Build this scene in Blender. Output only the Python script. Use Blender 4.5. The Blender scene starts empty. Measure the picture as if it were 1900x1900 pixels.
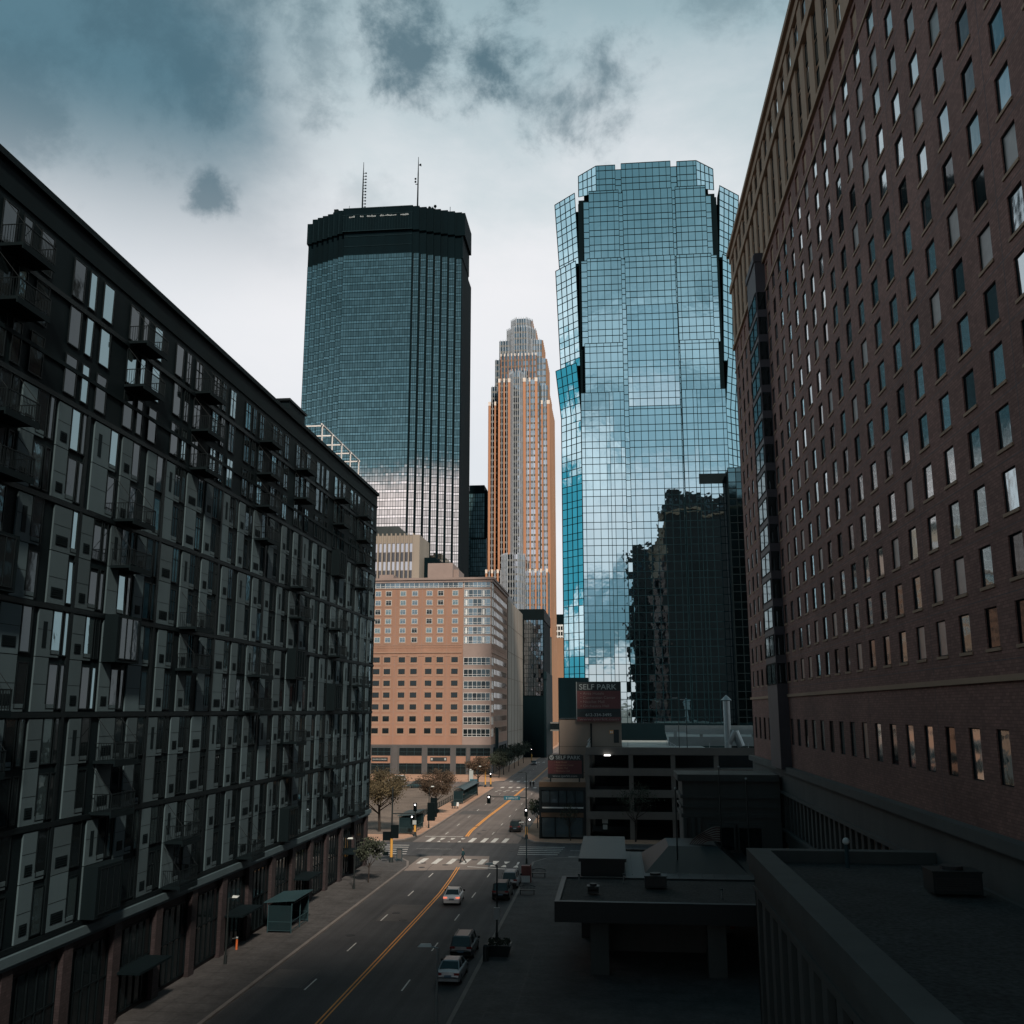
import bpy, math, random
from mathutils import Vector, Matrix
random.seed(7)
R = math.radians
sc = bpy.context.scene
COL = sc.collection

# ------------------------------------------------------------------ materials
def _nodes(name):
    m = bpy.data.materials.new(name); m.use_nodes = True
    nt = m.node_tree
    return m, nt, nt.nodes['Principled BSDF']

def mat(name, col, rough=.75, metal=0., var=.18, scale=.35, bump=0., bscale=30., spec=.4, streak=False, tone=False, fine=0., brick=0., track=0.):
    """procedural surface: large stains (optionally drawn down the wall), fine grain, per-face tone"""
    m, nt, b = _nodes(name)
    N, L = nt.nodes.new, nt.links.new
    b.inputs['Roughness'].default_value = rough
    b.inputs['Metallic'].default_value = metal
    b.inputs['Specular IOR Level'].default_value = spec
    tc = N('ShaderNodeTexCoord'); mp = N('ShaderNodeMapping')
    L(tc.outputs['Object'], mp.inputs['Vector'])
    mp.inputs['Scale'].default_value = (1, 1, .18) if streak else (1, 1, 1)
    n = N('ShaderNodeTexNoise'); n.inputs['Scale'].default_value = scale; n.inputs['Detail'].default_value = 7
    n.inputs['Roughness'].default_value = .65
    L(mp.outputs['Vector'], n.inputs['Vector'])
    r = N('ShaderNodeValToRGB')
    lo = [c * (1 - var) for c in col]; hi = [min(1, c * (1 + var)) for c in col]
    r.color_ramp.elements[0].position = .3; r.color_ramp.elements[0].color = (*lo, 1)
    r.color_ramp.elements[1].position = .7; r.color_ramp.elements[1].color = (*hi, 1)
    L(n.outputs['Fac'], r.inputs['Fac'])
    out = r.outputs['Color']
    if fine:
        n2 = N('ShaderNodeTexNoise'); n2.inputs['Scale'].default_value = bscale; n2.inputs['Detail'].default_value = 3
        L(tc.outputs['Object'], n2.inputs['Vector'])
        mr = N('ShaderNodeMapRange'); mr.inputs['From Min'].default_value = .3; mr.inputs['From Max'].default_value = .7
        mr.inputs['To Min'].default_value = 1 - fine; mr.inputs['To Max'].default_value = 1 + fine
        L(n2.outputs['Fac'], mr.inputs['Value'])
        mx = N('ShaderNodeVectorMath'); mx.operation = 'SCALE'
        L(out, mx.inputs[0]); L(mr.outputs['Result'], mx.inputs['Scale']); out = mx.outputs['Vector']
    if brick:                              # brick courses that follow the wall, whichever way it faces
        sx = N('ShaderNodeSeparateXYZ'); L(tc.outputs['Object'], sx.inputs[0]); ad = N('ShaderNodeMath'); ad.operation = 'ADD'; L(sx.outputs[0], ad.inputs[0]); L(sx.outputs[1], ad.inputs[1])
        cx = N('ShaderNodeCombineXYZ'); L(ad.outputs[0], cx.inputs[0]); L(sx.outputs[2], cx.inputs[1])
        bt = N('ShaderNodeTexBrick'); L(cx.outputs[0], bt.inputs['Vector']); bt.inputs['Scale'].default_value = 1.; bt.inputs['Brick Width'].default_value = .42; bt.inputs['Row Height'].default_value = .16
        bt.inputs['Mortar Size'].default_value = .02; bt.inputs['Mortar Smooth'].default_value = .3; bt.inputs['Color1'].default_value = (1-brick*.6,)*3+(1,); bt.inputs['Color2'].default_value = (1+brick*.5,)*3+(1,); bt.inputs['Mortar'].default_value = (1-brick,)*3+(1,)
        mx = N('ShaderNodeVectorMath'); mx.operation = 'MULTIPLY'; L(out, mx.inputs[0]); L(bt.outputs['Color'], mx.inputs[1]); out = mx.outputs['Vector']
    if track:                              # wear drawn out along the driving direction
        mq = N('ShaderNodeMapping'); mq.inputs['Scale'].default_value = (1.1, .012, 1); L(tc.outputs['Object'], mq.inputs['Vector'])
        nq = N('ShaderNodeTexNoise'); nq.inputs['Scale'].default_value = 1.; nq.inputs['Detail'].default_value = 4; L(mq.outputs['Vector'], nq.inputs['Vector'])
        mr = N('ShaderNodeMapRange'); mr.inputs['From Min'].default_value = .32; mr.inputs['From Max'].default_value = .68; mr.inputs['To Min'].default_value = 1-track; mr.inputs['To Max'].default_value = 1+track
        L(nq.outputs['Fac'], mr.inputs['Value']); mx = N('ShaderNodeVectorMath'); mx.operation = 'SCALE'; L(out, mx.inputs[0]); L(mr.outputs['Result'], mx.inputs['Scale']); out = mx.outputs['Vector']
    if tone:
        at = N('ShaderNodeAttribute'); at.attribute_name = 'tone'
        mx = N('ShaderNodeVectorMath'); mx.operation = 'SCALE'
        L(out, mx.inputs[0]); L(at.outputs['Fac'], mx.inputs['Scale']); out = mx.outputs['Vector']
    L(out, b.inputs['Base Color'])
    if bump:
        n3 = N('ShaderNodeTexNoise'); n3.inputs['Scale'].default_value = bscale; n3.inputs['Detail'].default_value = 2
        L(tc.outputs['Object'], n3.inputs['Vector'])
        bp = N('ShaderNodeBump'); bp.inputs['Strength'].default_value = 1; bp.inputs['Distance'].default_value = bump
        L(n3.outputs['Fac'], bp.inputs['Height']); L(bp.outputs['Normal'], b.inputs['Normal'])
    return m

def emit(name, col, s):
    m, nt, b = _nodes(name)
    b.inputs['Base Color'].default_value = (*col, 1)
    b.inputs['Emission Color'].default_value = (*col, 1); b.inputs['Emission Strength'].default_value = s
    return m

M = {}
def dm(k, *a, **kw): M[k] = mat(k, *a, **kw)
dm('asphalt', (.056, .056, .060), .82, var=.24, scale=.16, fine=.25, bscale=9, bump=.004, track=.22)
dm('asphalt_lit', (.155, .132, .123), .85, var=.2, scale=.15, fine=.18, bscale=9, track=.2)  # lit copy of asphalt: warm sun on the far road put into the colour
dm('ground', (.07, .065, .062), .9, var=.3, scale=.03, fine=.2, bscale=3)
dm('concrete_slab', (.23, .19, .17), .85, var=.14, scale=.25, fine=.15, bscale=6)
dm('patch', (.09, .084, .084), .85, var=.15, scale=.4, fine=.15, bscale=6)
dm('tar', (.02, .02, .022), .6, var=.2)
dm('pavement', (.066, .064, .065), .9, var=.3, scale=.45, fine=.2, bscale=4, brick=0.)  # near stretch: the street's shade is put into this darker colour
dm('pavement_lit', (.44, .27, .19), .9, var=.2, scale=.3, fine=.18, bscale=4)  # lit copy of the pavement: sunlight painted in as a warm pale tone
dm('kerb', (.19, .17, .16), .85, var=.2)
dm('paint_white', (.62, .60, .57), .7, var=.22, scale=2.2, fine=.25, bscale=14)
dm('paint_yellow', (.80, .34, .075), .7, var=.12, scale=1.5, fine=.12, bscale=10)
dm('dirt', (.155, .122, .10), .95, var=.4, scale=.15, fine=.3, bscale=3)
dm('iron', (.03, .03, .032), .6, var=.3)
# apartment block
dm('apt_dark', (.0035, .0090, .0115), .75, spec=.1, var=.25, scale=.3, streak=True)
dm('apt_panel', (.056, .092, .108), .75, var=.12, scale=.25, streak=True, tone=True)
dm('apt_frame', (.003, .007, .009), .6, var=.2, spec=.15)
dm('apt_brick', (.032, .024, .027), .85, var=.3, scale=.4, fine=.2, bscale=5, brick=.4)
dm('white_steel', (.75, .73, .72), .5, var=.08)
# glass
def glass(k, col, rough=.03, metal=1., bump=.004, bs=.6, tone=True, var=.04, sc=.2):
    M[k] = mat(k, col, rough, metal, var=var, scale=sc, bump=bump, bscale=bs, spec=.5, tone=tone)
glass('glass_dark_tower', (.84, .84, .82), .03, bump=.003, bs=.5, var=.12, sc=.12)
glass('glass_blue_tower', (.50, .68, .74), .015, bump=.010, bs=.45)
glass('glass_blue_wing', (.62, .80, .86), .02, bump=.010, bs=.45)
glass('glass_side', (.16, .30, .34), .05)
glass('glass_granite', (.44, .48, .52), .05, bump=.012, bs=.5)
glass('window_glass', (.17, .26, .285), .04, metal=.85, bump=.006, bs=1.2, tone=False)
glass('tower_glass', (.42, .50, .53), .05, metal=.9, bump=.006, bs=.9, tone=False)
glass('ribbon_dark', (.045, .07, .082), .05, metal=.8, bump=.01, bs=.7, tone=True)
glass('window_dark', (.026, .040, .046), .05, metal=.7, bump=.004, bs=1., tone=False)
glass('hotel_glass', (.15, .22, .26), .05, metal=.8, bump=.01, bs=.7, tone=True)
glass('shop_glass', (.12, .16, .18), .05, metal=.6, tone=False)
glass('car_glass', (.03, .045, .05), .04, metal=.3, bump=0, tone=False)
dm('mullion', (.003, .017, .023), .7, var=.2, spec=.08)
dm('mullion_dark', (.003, .008, .010), .7, var=.2, spec=.08)
dm('crown_dark', (.0022, .0085, .0115), .8, var=.3, scale=.08, streak=True, spec=.05)
dm('crown_panel', (.006, .018, .023), .7, var=.25, scale=.1, streak=True, spec=.08)
# granite tower
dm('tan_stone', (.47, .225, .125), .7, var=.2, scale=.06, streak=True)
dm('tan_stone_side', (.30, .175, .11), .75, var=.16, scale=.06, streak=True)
dm('pale_cap', (.78, .68, .60), .6, var=.1)
dm('white_fin', (.46, .50, .55), .35, var=.06, metal=.25)
dm('grey_core', (.055, .068, .068), .5, var=.3, scale=.1)
dm('grey_spandrel', (.13, .135, .13), .6, var=.2, scale=.3)
# hotel
dm('hotel_brick', (.315, .182, .130), .85, var=.17, scale=.13, streak=True, fine=.05, bscale=3)
dm('hotel_surround', (.33, .215, .16), .85, var=.10, scale=.3)
dm('hotel_band', (.28, .22, .20), .85, var=.10, scale=.2)
dm('hotel_base', (.085, .085, .088), .8, var=.14, scale=.2)
dm('frame_white', (.68, .70, .70), .5, var=.06)
dm('panel_grey', (.30, .26, .22), .85, var=.12, scale=.1, streak=True)
dm('louvre', (.12, .075, .05), .7, var=.2)
# brick tower
dm('red_brick', (.205, .108, .092), .88, var=.22, scale=.16, fine=.1, bscale=4, brick=.35)
dm('unlit_brick', (.030, .030, .030), .9, var=.25, scale=.07)  # darker copy of the red brick: its unlit look is put into the colour
dm('brown_stone', (.30, .20, .14), .85, var=.14, scale=.15)
dm('bay_metal', (.045, .042, .052), .6, var=.2)
dm('curtain_pale', (.12, .12, .115), .3, var=.3, scale=1.5, spec=.8)
dm('teal_panel', (.13, .27, .32), .5, var=.3, scale=.2, tone=True)
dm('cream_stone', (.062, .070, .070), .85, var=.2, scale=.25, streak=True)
dm('gravel', (.030, .035, .036), .95, var=.3, scale=.4, fine=.55, bscale=5, bump=.03)
dm('membrane', (.03, .036, .038), .8, var=.3, scale=.2)
dm('canopy_metal', (.007, .014, .017), .5, var=.2)
# ramp
dm('ramp_concrete', (.165, .155, .145), .88, var=.16, scale=.2, streak=True)
dm('ramp_dark', (.012, .015, .017), .9, var=.3)
dm('deck', (.24, .26, .26), .85, var=.2, scale=.2)
dm('beige_wall', (.23, .185, .155), .88, var=.10, scale=.12, streak=True)
dm('sign_black', (.018, .028, .032), .5, var=.1)
dm('sign_red', (.13, .045, .048), .6, var=.12)
dm('sign_white', (.36, .40, .40), .6, var=.05)
dm('sign_orange', (.70, .28, .05), .6, var=.1)
dm('shop_wood', (.14, .09, .06), .7, var=.2)
dm('dark_metal', (.022, .03, .032), .5, var=.2, metal=.3)
dm('grey_metal', (.30, .33, .34), .45, var=.12, metal=.5)
dm('teal_metal', (.022, .055, .066), .5, var=.15)
dm('lamp_pale', (.55, .60, .60), .4, var=.05)
dm('pole_yellow', (.62, .33, .07), .6, var=.15)
dm('street_blue', (.02, .14, .20), .5, var=.05)
dm('shelter_glass', (.02, .042, .050), .1, metal=.4, var=.15)
dm('red_paint', (.17, .055, .05), .5, var=.15)
dm('orange_paint', (.65, .16, .05), .5, var=.15)
dm('bark', (.035, .028, .024), .95, var=.3, scale=3)
dm('leaf_autumn', (.085, .066, .034), .8, var=.25, scale=.9, tone=True)
dm('leaf_brown', (.075, .050, .032), .8, var=.25, scale=.9, tone=True)
dm('leaf_dark', (.035, .045, .030), .8, var=.3, scale=.9, tone=True)
dm('rubber', (.012, .012, .013), .8, var=.1)
dm('rim', (.30, .31, .32), .35, metal=.8, var=.1)
for k, c in dict(car_white=(.62, .64, .66), car_silver=(.33, .35, .37), car_black=(.018, .022, .024), car_grey=(.12, .13, .14), car_teal=(.05, .12, .14)).items():
    dm(k, c, .28, metal=.25, var=.04, spec=.6)
M['tail'] = emit('tail_light', (1., .25, .15), .8)
dm('tail_off', (.20, .02, .02), .3, var=.05)
dm('plate', (.10, .16, .22), .5)
M['signal'] = emit('signal_lens', (1., .93, .93), 6.)
M['bulb'] = emit('string_bulb', (.95, .95, .85), 1.2)
M['lamp_on'] = emit('soffit_lamp', (1., .98, .92), 4.)
dm('skin', (.42, .26, .19), .6, var=.05)
dm('hair', (.02, .016, .014), .7)
dm('cloth_teal', (.008, .045, .055), .9, var=.2)
dm('cloth_dark', (.012, .018, .024), .9, var=.2)
dm('cloth_black', (.010, .012, .014), .9, var=.2)
dm('shoe', (.012, .012, .012), .6)
dm('cloth_pale', (.55, .56, .56), .9, var=.1)
dm('flag_white', (.20, .20, .19), .9); dm('flag_red', (.07, .03, .03), .9); dm('flag_blue', (.015, .02, .05), .9)

# ------------------------------------------------------------------ mesh builder
class MB:
    def __init__(s): s.v = []; s.f = []; s.mi = []; s.t = []; s.m = 0
    def face(s, idx, tone=1.): s.f.append(idx); s.mi.append(s.m); s.t.append(tone)
    def quad(s, a, b, c, d, tone=1.):
        n = len(s.v); s.v += [tuple(a), tuple(b), tuple(c), tuple(d)]; s.face((n, n+1, n+2, n+3), tone)
    def hexa(s, p, tone=1.):
        n = len(s.v); s.v += [tuple(q) for q in p]
        for f in ((0,3,2,1),(4,5,6,7),(0,1,5,4),(1,2,6,5),(2,3,7,6),(3,0,4,7)): s.face(tuple(n+i for i in f), tone)
    def box(s, x0, x1, y0, y1, z0, z1, tone=1.):
        s.hexa([(x0,y0,z0),(x1,y0,z0),(x1,y1,z0),(x0,y1,z0),(x0,y0,z1),(x1,y0,z1),(x1,y1,z1),(x0,y1,z1)], tone)
    def fb(s, fr, a0, a1, z0, z1, d0, d1, tone=1.):
        o, u, n = fr
        P = lambda a, d, z: (o[0]+u[0]*a+n[0]*d, o[1]+u[1]*a+n[1]*d, z)
        s.hexa([P(a0,d1,z0),P(a1,d1,z0),P(a1,d0,z0),P(a0,d0,z0),P(a0,d1,z1),P(a1,d1,z1),P(a1,d0,z1),P(a0,d0,z1)], tone)
    def prism(s, pts, z0, z1, cap=True):
        n = len(s.v); k = len(pts)
        s.v += [(p[0], p[1], z0) for p in pts] + [(p[0], p[1], z1) for p in pts]
        for i in range(k): j = (i+1) % k; s.face((n+i, n+j, n+k+j, n+k+i))
        if cap: s.face(tuple(n+k+i for i in range(k))); s.face(tuple(n+k-1-i for i in range(k)))
    def tube(s, p0, p1, r0, r1=None, n=8, cap=True):
        r1 = r0 if r1 is None else r1
        p0, p1 = Vector(p0), Vector(p1); d = (p1-p0).normalized()
        a = d.orthogonal().normalized(); b = d.cross(a); k = len(s.v)
        for p, r in ((p0, r0), (p1, r1)):
            for i in range(n):
                t = 2*math.pi*i/n; s.v.append(tuple(p + a*math.cos(t)*r + b*math.sin(t)*r))
        for i in range(n): j = (i+1) % n; s.face((k+i, k+j, k+n+j, k+n+i))
        if cap: s.face(tuple(k+n-1-i for i in range(n))); s.face(tuple(k+n+i for i in range(n)))
    def bar(s, p0, p1, w, h, up=(0,0,1)):
        p0, p1 = Vector(p0), Vector(p1); d = (p1-p0).normalized(); up = Vector(up)
        sd = d.cross(up)
        if sd.length < 1e-4: sd = d.orthogonal()
        sd.normalize(); u = sd.cross(d).normalized(); sd *= w/2; u *= h/2
        s.hexa([p0-sd-u, p0+sd-u, p0+sd+u, p0-sd+u, p1-sd-u, p1+sd-u, p1+sd+u, p1-sd+u])
    def ball(s, c, r, n=8, sz=1.):
        k = len(s.v); c = Vector(c); rings = n//2
        for i in range(rings+1):
            ph = math.pi*i/rings
            for j in range(n):
                t = 2*math.pi*j/n; s.v.append((c.x+r*math.sin(ph)*math.cos(t), c.y+r*math.sin(ph)*math.sin(t), c.z+r*sz*math.cos(ph)))
        for i in range(rings):
            for j in range(n): a = k+i*n+j; b = k+i*n+(j+1) % n; s.face((a, a+n, b+n, b))
    def mesh(s, name, mats, o=(0,0,0), smooth=False):
        me = bpy.data.meshes.new(name)
        me.from_pydata([(x-o[0], y-o[1], z-o[2]) for x, y, z in s.v], [], s.f)
        for m in (mats if isinstance(mats, (list, tuple)) else [mats]): me.materials.append(M[m] if isinstance(m, str) else m)
        if len(me.materials) > 1: me.polygons.foreach_set('material_index', s.mi)
        at = me.attributes.new('tone', 'FLOAT', 'FACE'); at.data.foreach_set('value', s.t)
        if smooth: me.polygons.foreach_set('use_smooth', [True]*len(me.polygons))
        me.update(); return me

ORG = {}
def new(name, data=None, parent=None, loc=(0,0,0), rz=0.):
    o = bpy.data.objects.new(name, data); COL.objects.link(o)
    o.location = loc; o.rotation_euler = (0, 0, rz)
    if parent: o.parent = parent
    return o
def thing(name, label, cat, loc=(0,0,0), rz=0., group=None):
    o = new(name, None, None, loc, rz); o['label'] = label; o['category'] = cat
    if group: o['group'] = group
    ORG[o.name] = tuple(loc); return o
def part(name, mb, mats, parent, smooth=False, label=None, kind=None):
    o_ = ORG[parent.name]; o = new(name, mb.mesh(name, mats, o_, smooth), parent)
    ORG[o.name] = o_
    if label: o['label'] = label
    if kind: o['kind'] = kind
    return o
def single(name, mb, mats, label, cat, group=None, o=None, smooth=False):
    o = o or mb.v[0]; ob = new(name, mb.mesh(name, mats, o, smooth), None, o); ob['label'] = label; ob['category'] = cat
    if group: ob['group'] = group
    return ob
def struct(name, mb, mats): o = new(name, mb.mesh(name, mats)); o['kind'] = 'structure'; return o
def kids(o): return [c for c in COL.objects if c.parent == o]
def each(name, boxes, mats, parent, f=None):
    """every box (or builder call) becomes a part of its own"""
    out = []
    for b in boxes:
        q = MB(); (f(q, b) if f else q.box(*b)); out.append(part(name, q, mats, parent))
    return out
TREE = {}
def snapshot(o): TREE[o.name] = [(c, [(g, []) for g in kids(c)]) for c in kids(o)]
def dup(o, loc, rz=None, label=None, group=None, scale=None):
    if o.name not in TREE: snapshot(o)
    r = o.copy(); COL.objects.link(r); r.location = loc
    if rz is not None: r.rotation_euler = (0, 0, rz)
    if label: r['label'] = label
    if group: r['group'] = group
    if scale: r.scale = (scale,)*3
    for c, gs in TREE[o.name]:
        d = c.copy(); COL.objects.link(d); d.parent = r
        for g, _ in gs: e = g.copy(); COL.objects.link(e); e.parent = d
    return r

def curtain(mg, mm, P, cols, rows, bw=.12, bd=.10, tilt=.006, tones=(.9, 1.05), bands=None, hw=None):
    """glass panes and bars on the quad P (bl, br, tr, tl); cols/rows are positions 0..1"""
    P = [Vector(p) for p in P]
    n = (P[1]-P[0]).cross(P[3]-P[0]).normalized()
    B = lambda u, v: (P[0]*(1-u)+P[1]*u)*(1-v) + (P[3]*(1-u)+P[2]*u)*v
    for j in range(len(rows)-1):
        for i in range(len(cols)-1):
            u0, u1, v0, v1 = cols[i], cols[i+1], rows[j], rows[j+1]
            a, b = random.gauss(0, tilt), random.gauss(0, tilt)
            t = random.uniform(*tones)
            if bands: t *= bands[j % len(bands)]
            mg.quad(B(u0,v0)+n*(-a-b), B(u1,v0)+n*(a-b), B(u1,v1)+n*(a+b), B(u0,v1)+n*(b-a), t)
    for u in cols: mm.bar(B(u,0)+n*bd*.3, B(u,1)+n*bd*.3, bw, bd, n)
    for v in rows: mm.bar(B(0,v)+n*bd*.35, B(1,v)+n*bd*.35, hw or bw, bd*.9, n)
def even(n): return [i/n for i in range(n+1)]
def rowsof(z0, z1, steps):
    out = [0.]; z = z0; i = 0
    while z < z1-.6:
        z += steps[i % len(steps)]; i += 1
        out.append(min(1., (z-z0)/(z1-z0)))
    out[-1] = 1.; return out

def text(name, s, size, loc, mt, parent, bold=0., ax='LEFT', rot=(R(90),0,0), width=None):
    cu = bpy.data.curves.new(name, 'FONT'); cu.body = s; cu.size = size; cu.align_x = ax; cu.extrude = .012; cu.offset = bold
    t = bpy.data.objects.new('tmp', cu); COL.objects.link(t)
    dg = bpy.context.evaluated_depsgraph_get(); me = bpy.data.meshes.new_from_object(t.evaluated_get(dg))
    bpy.data.objects.remove(t); me.materials.clear(); me.materials.append(M[mt])
    xs = [v.co.x for v in me.vertices]
    o = new(name, me, parent); o_ = ORG[parent.name]
    o.location = (loc[0]-o_[0], loc[1]-o_[1], loc[2]-o_[2]); o.rotation_euler = rot
    if width and xs: k = width/(max(xs)-min(xs)); o.scale = (k, 1, 1)
    return o

# ------------------------------------------------------------------ camera
cam = bpy.data.cameras.new('camera'); co = bpy.data.objects.new('camera', cam); COL.objects.link(co); sc.camera = co
co.location = (0, 0, 20); co.rotation_euler = (R(90+11.4806), 0, R(5.8217))
cam.sensor_width = 36; cam.lens = 36*1807/1900; cam.clip_end = 8000; cam.clip_start = .5

# ------------------------------------------------------------------ ground, road, pavements
g = MB(); g.box(-2500, 2500, -1500, 4000, -.5, -.03); struct('ground', g, 'ground')
g = MB()
g.quad((-27,-60,0),(-11,-60,0),(-11,141,0),(-27,141,0))
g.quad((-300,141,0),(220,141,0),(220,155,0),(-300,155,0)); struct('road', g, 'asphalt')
g = MB()
g.quad((-31.3,155,0),(-14.9,155,0),(-14.9,900,0),(-31.3,900,0)); struct('road', g, 'asphalt_lit')
g = MB(); g.quad((-300,264,.004),(-31.3,264,.004),(-31.3,284,.004),(-300,284,.004)); g.quad((-14.9,264,.004),(200,264,.004),(200,284,.004),(-14.9,284,.004)); struct('road', g, 'asphalt_lit')
g = MB()
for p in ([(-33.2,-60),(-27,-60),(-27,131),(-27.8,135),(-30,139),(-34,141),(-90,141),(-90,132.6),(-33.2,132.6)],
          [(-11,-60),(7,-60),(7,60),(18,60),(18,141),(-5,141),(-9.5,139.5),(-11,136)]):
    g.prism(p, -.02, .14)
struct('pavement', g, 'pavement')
g = MB()
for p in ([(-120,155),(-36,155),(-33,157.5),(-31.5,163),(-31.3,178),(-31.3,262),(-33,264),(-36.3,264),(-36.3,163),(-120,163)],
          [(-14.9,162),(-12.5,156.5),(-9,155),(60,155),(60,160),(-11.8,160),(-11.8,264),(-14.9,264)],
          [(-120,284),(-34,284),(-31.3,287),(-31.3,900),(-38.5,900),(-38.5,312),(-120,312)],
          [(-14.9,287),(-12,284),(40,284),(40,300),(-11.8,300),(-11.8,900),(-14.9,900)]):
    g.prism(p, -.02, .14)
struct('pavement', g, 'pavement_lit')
g = MB()
def kerbline(pts):
    for a, b in zip(pts, pts[1:]): g.bar((*a, .07), (*b, .07), .3, .165)
kerbline([(-27,-60),(-27,131),(-27.8,135),(-30,139),(-34,141),(-90,141)])
kerbline([(-11,-60),(-11,136),(-9.5,139.5),(-5,141),(18,141)])
kerbline([(-120,155),(-36,155),(-33,157.5),(-31.5,163),(-31.3,178),(-31.3,262),(-33,264)])
kerbline([(60,155),(-9,155),(-12.5,156.5),(-14.9,162),(-14.9,264)])
kerbline([(-34,284),(-31.3,287),(-31.3,500)])
struct('kerb', g, 'kerb')
g = MB(); g.quad((-120,163,.02),(-36.3,163,.02),(-36.3,262,.02),(-120,262,.02)); struct('ground', g, 'dirt')
# concrete crossing slab and asphalt patches
g = MB()
g.quad((-27,128,.004),(-16.4,130.2,.004),(-17.6,141.6,.004),(-27,141,.004)); struct('road', g, 'concrete_slab')
g = MB()
for x0, x1, y0, y1 in ((-23.3,-19.9,98.3,106.5), (-26.6,-23.2,75,80), (-18.5,-12,212,228), (-30.6,-24.8,196,203)):
    g.quad((x0,y0,.004),(x1,y0,.004),(x1,y1,.004),(x0,y1,.004))
struct('road', g, 'patch')
# joints between the pavement slabs
g = MB()
for y in range(62, 132, 2): g.box(-32.6, -27.15, y, y+.03, .14, .144)
for x in (-30.9, -29.1): g.box(x, x+.03, 62, 132, .14, .144)
for y in range(62, 140, 2): g.box(-10.85, 6.9, y, y+.03, .14, .144)
for x in (-9.0, -7.0, -5.0, -2., 1., 4.): g.box(x, x+.03, 62, 139, .14, .144)
struct('pavement', g, 'tar')
# tar seams
g = MB()
def seam(pts, w=.07):
    for (a, b), (c, d) in zip(pts, pts[1:]):
        dx, dy = c-a, d-b; l = math.hypot(dx, dy); px, py = -dy/l*w/2, dx/l*w/2
        g.quad((a-px,b-py,.008),(a+px,b+py,.008),(c+px,d+py,.008),(c-px,d-py,.008))
def wob(x0, y0, x1, y1, n, a): return [(x0+(x1-x0)*i/n+random.uniform(-a,a), y0+(y1-y0)*i/n) for i in range(n+1)]
seam(wob(-23.2,66,-24.4,158,30,.06)); seam(wob(-15.4,66,-15.8,158,30,.08)); seam(wob(-13.2,100,-12.9,158,20,.05))
seam([(-27,141),(-11,141)], .05); seam([(-31,155.1),(-15,155.3)], .05); seam(wob(-19.9,150,-19.4,250,24,.2)); seam(wob(-25.9,160,-26.1,262,24,.1))
for k in range(14):
    x, y = random.uniform(-26,-12), random.uniform(66,130); seam(wob(x, y, x+random.uniform(-3,3), y+random.uniform(.5,3), 5, .2), .04)
struct('road', g, 'tar')
# markings
g = MB()
def mark(x0, x1, y0, y1, sk=0., z=.009): g.quad((x0,y0,z),(x1,y0,z),(x1+sk,y1,z),(x0+sk,y1,z))
for (lx, ys) in ((-22.8, (74.5, 86.2, 98.4, 111.3, 123.5)), (-15.7, (75, 87, 99.2, 111.0, 124.2))):
    for y in ys: mark(lx-.06, lx+.06, y, y+3.0)
for (lx, ys) in ((-27.8, (165, 177, 190.5, 203, 216, 229, 242)), (-20.15, (165.5, 178.5, 192, 204.5, 217, 230, 243))):
    for y in ys: mark(lx-.07, lx+.07, y, y+3.0)
for y in range(300, 420, 14):
    for lx in (-27.6, -19.6): mark(lx-.07, lx+.07, y, y+3)
# zebra bars: near crossing (partly worn), far crossing
for i, x in enumerate((-26.1,-24.1,-22.1,-20.2,-18.0)): mark(x-.38, x+.38, 134.0, 138.6, .15, .013)
def worn(x, y0, y1, segs):
    for a, b, w0, w1 in segs: g.quad((x-w0,y0+(y1-y0)*a,.009),(x+w0,y0+(y1-y0)*a,.009),(x+w1,y0+(y1-y0)*b,.009),(x-w1,y0+(y1-y0)*b,.009))
worn(-16.1, 132.6, 137.2, ((0,.2,.36,.3),(.3,1,.2,.42))); worn(-14.6, 132.2, 136.8, ((0,.35,.38,.12),(.62,1,.1,.42))); worn(-13.0, 132, 136.6, ((0,.4,.36,.08),(.5,1,.12,.14)))
for i, x in enumerate((-29.0,-27.3,-25.7,-24.1,-22.4,-20.5,-18.9,-17.2)):
    if i in (1,2,3): worn(x, 155.6, 160.4, ((0,.16 if i==2 else .3,.28,.05),(.4+.1*i,1,.16,.36)))
    else: mark(x-.36, x+.36, 155.8, 160.6, .1)
g.quad((-19.3,131.9,.009),(-12.6,129.9,.009),(-12.6,130.3,.009),(-19.3,132.3,.009))
mark(-30.6, -24.4, 161.9, 162.3)
for i, x in enumerate((-29.4,-27.3,-25.2,-23.1,-20.9,-18.8,-16.8)):
    mark(x-.45, x+.45, 262, 265.5); mark(x-.45, x+.45, 284, 288)
    mark(x-.45, x+.45, 388, 392)
for x in (-29.5,-27.4,-25.3): mark(x-.3, x+.3, 250, 251.2); mark(x-.2, x+.9, 254, 254.8)
for k in range(5):                                   # crossings over the side street
    y = 142.4+k*2.2; mark(-36.0, -29.6-.35*k, y, y+.42)
    mark(-13.9-.1*k, -8.2+.15*k, 143.6+k*1.9, 143.95+k*1.9)
for y in (147.9, 148.3): mark(-60, -37.5, y, y+.15)
mark(-37.6, -37.1, 141.5, 148); mark(-6.6, 8, 141.9, 142.15); mark(-6.6, 18, 148, 148.15)
mark(-29.2, -24, 147.9, 148.0); mark(-14, -10, 147.9, 148.0)
struct('road_marking', g, 'paint_white')
g = MB()
def strip(pts, w):
    for (a, b), (c, d) in zip(pts, pts[1:]): g.quad((a-w/2,b,.009),(a+w/2,b,.009),(c+w/2,d,.009),(c-w/2,d,.009))
for off in (-.15, .15): strip([(-19.5+off,-60),(-19.5+off,100),(-19.55+off,113),(-19.9+off,122),(-20.4+off,131.5)], .13)
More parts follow.
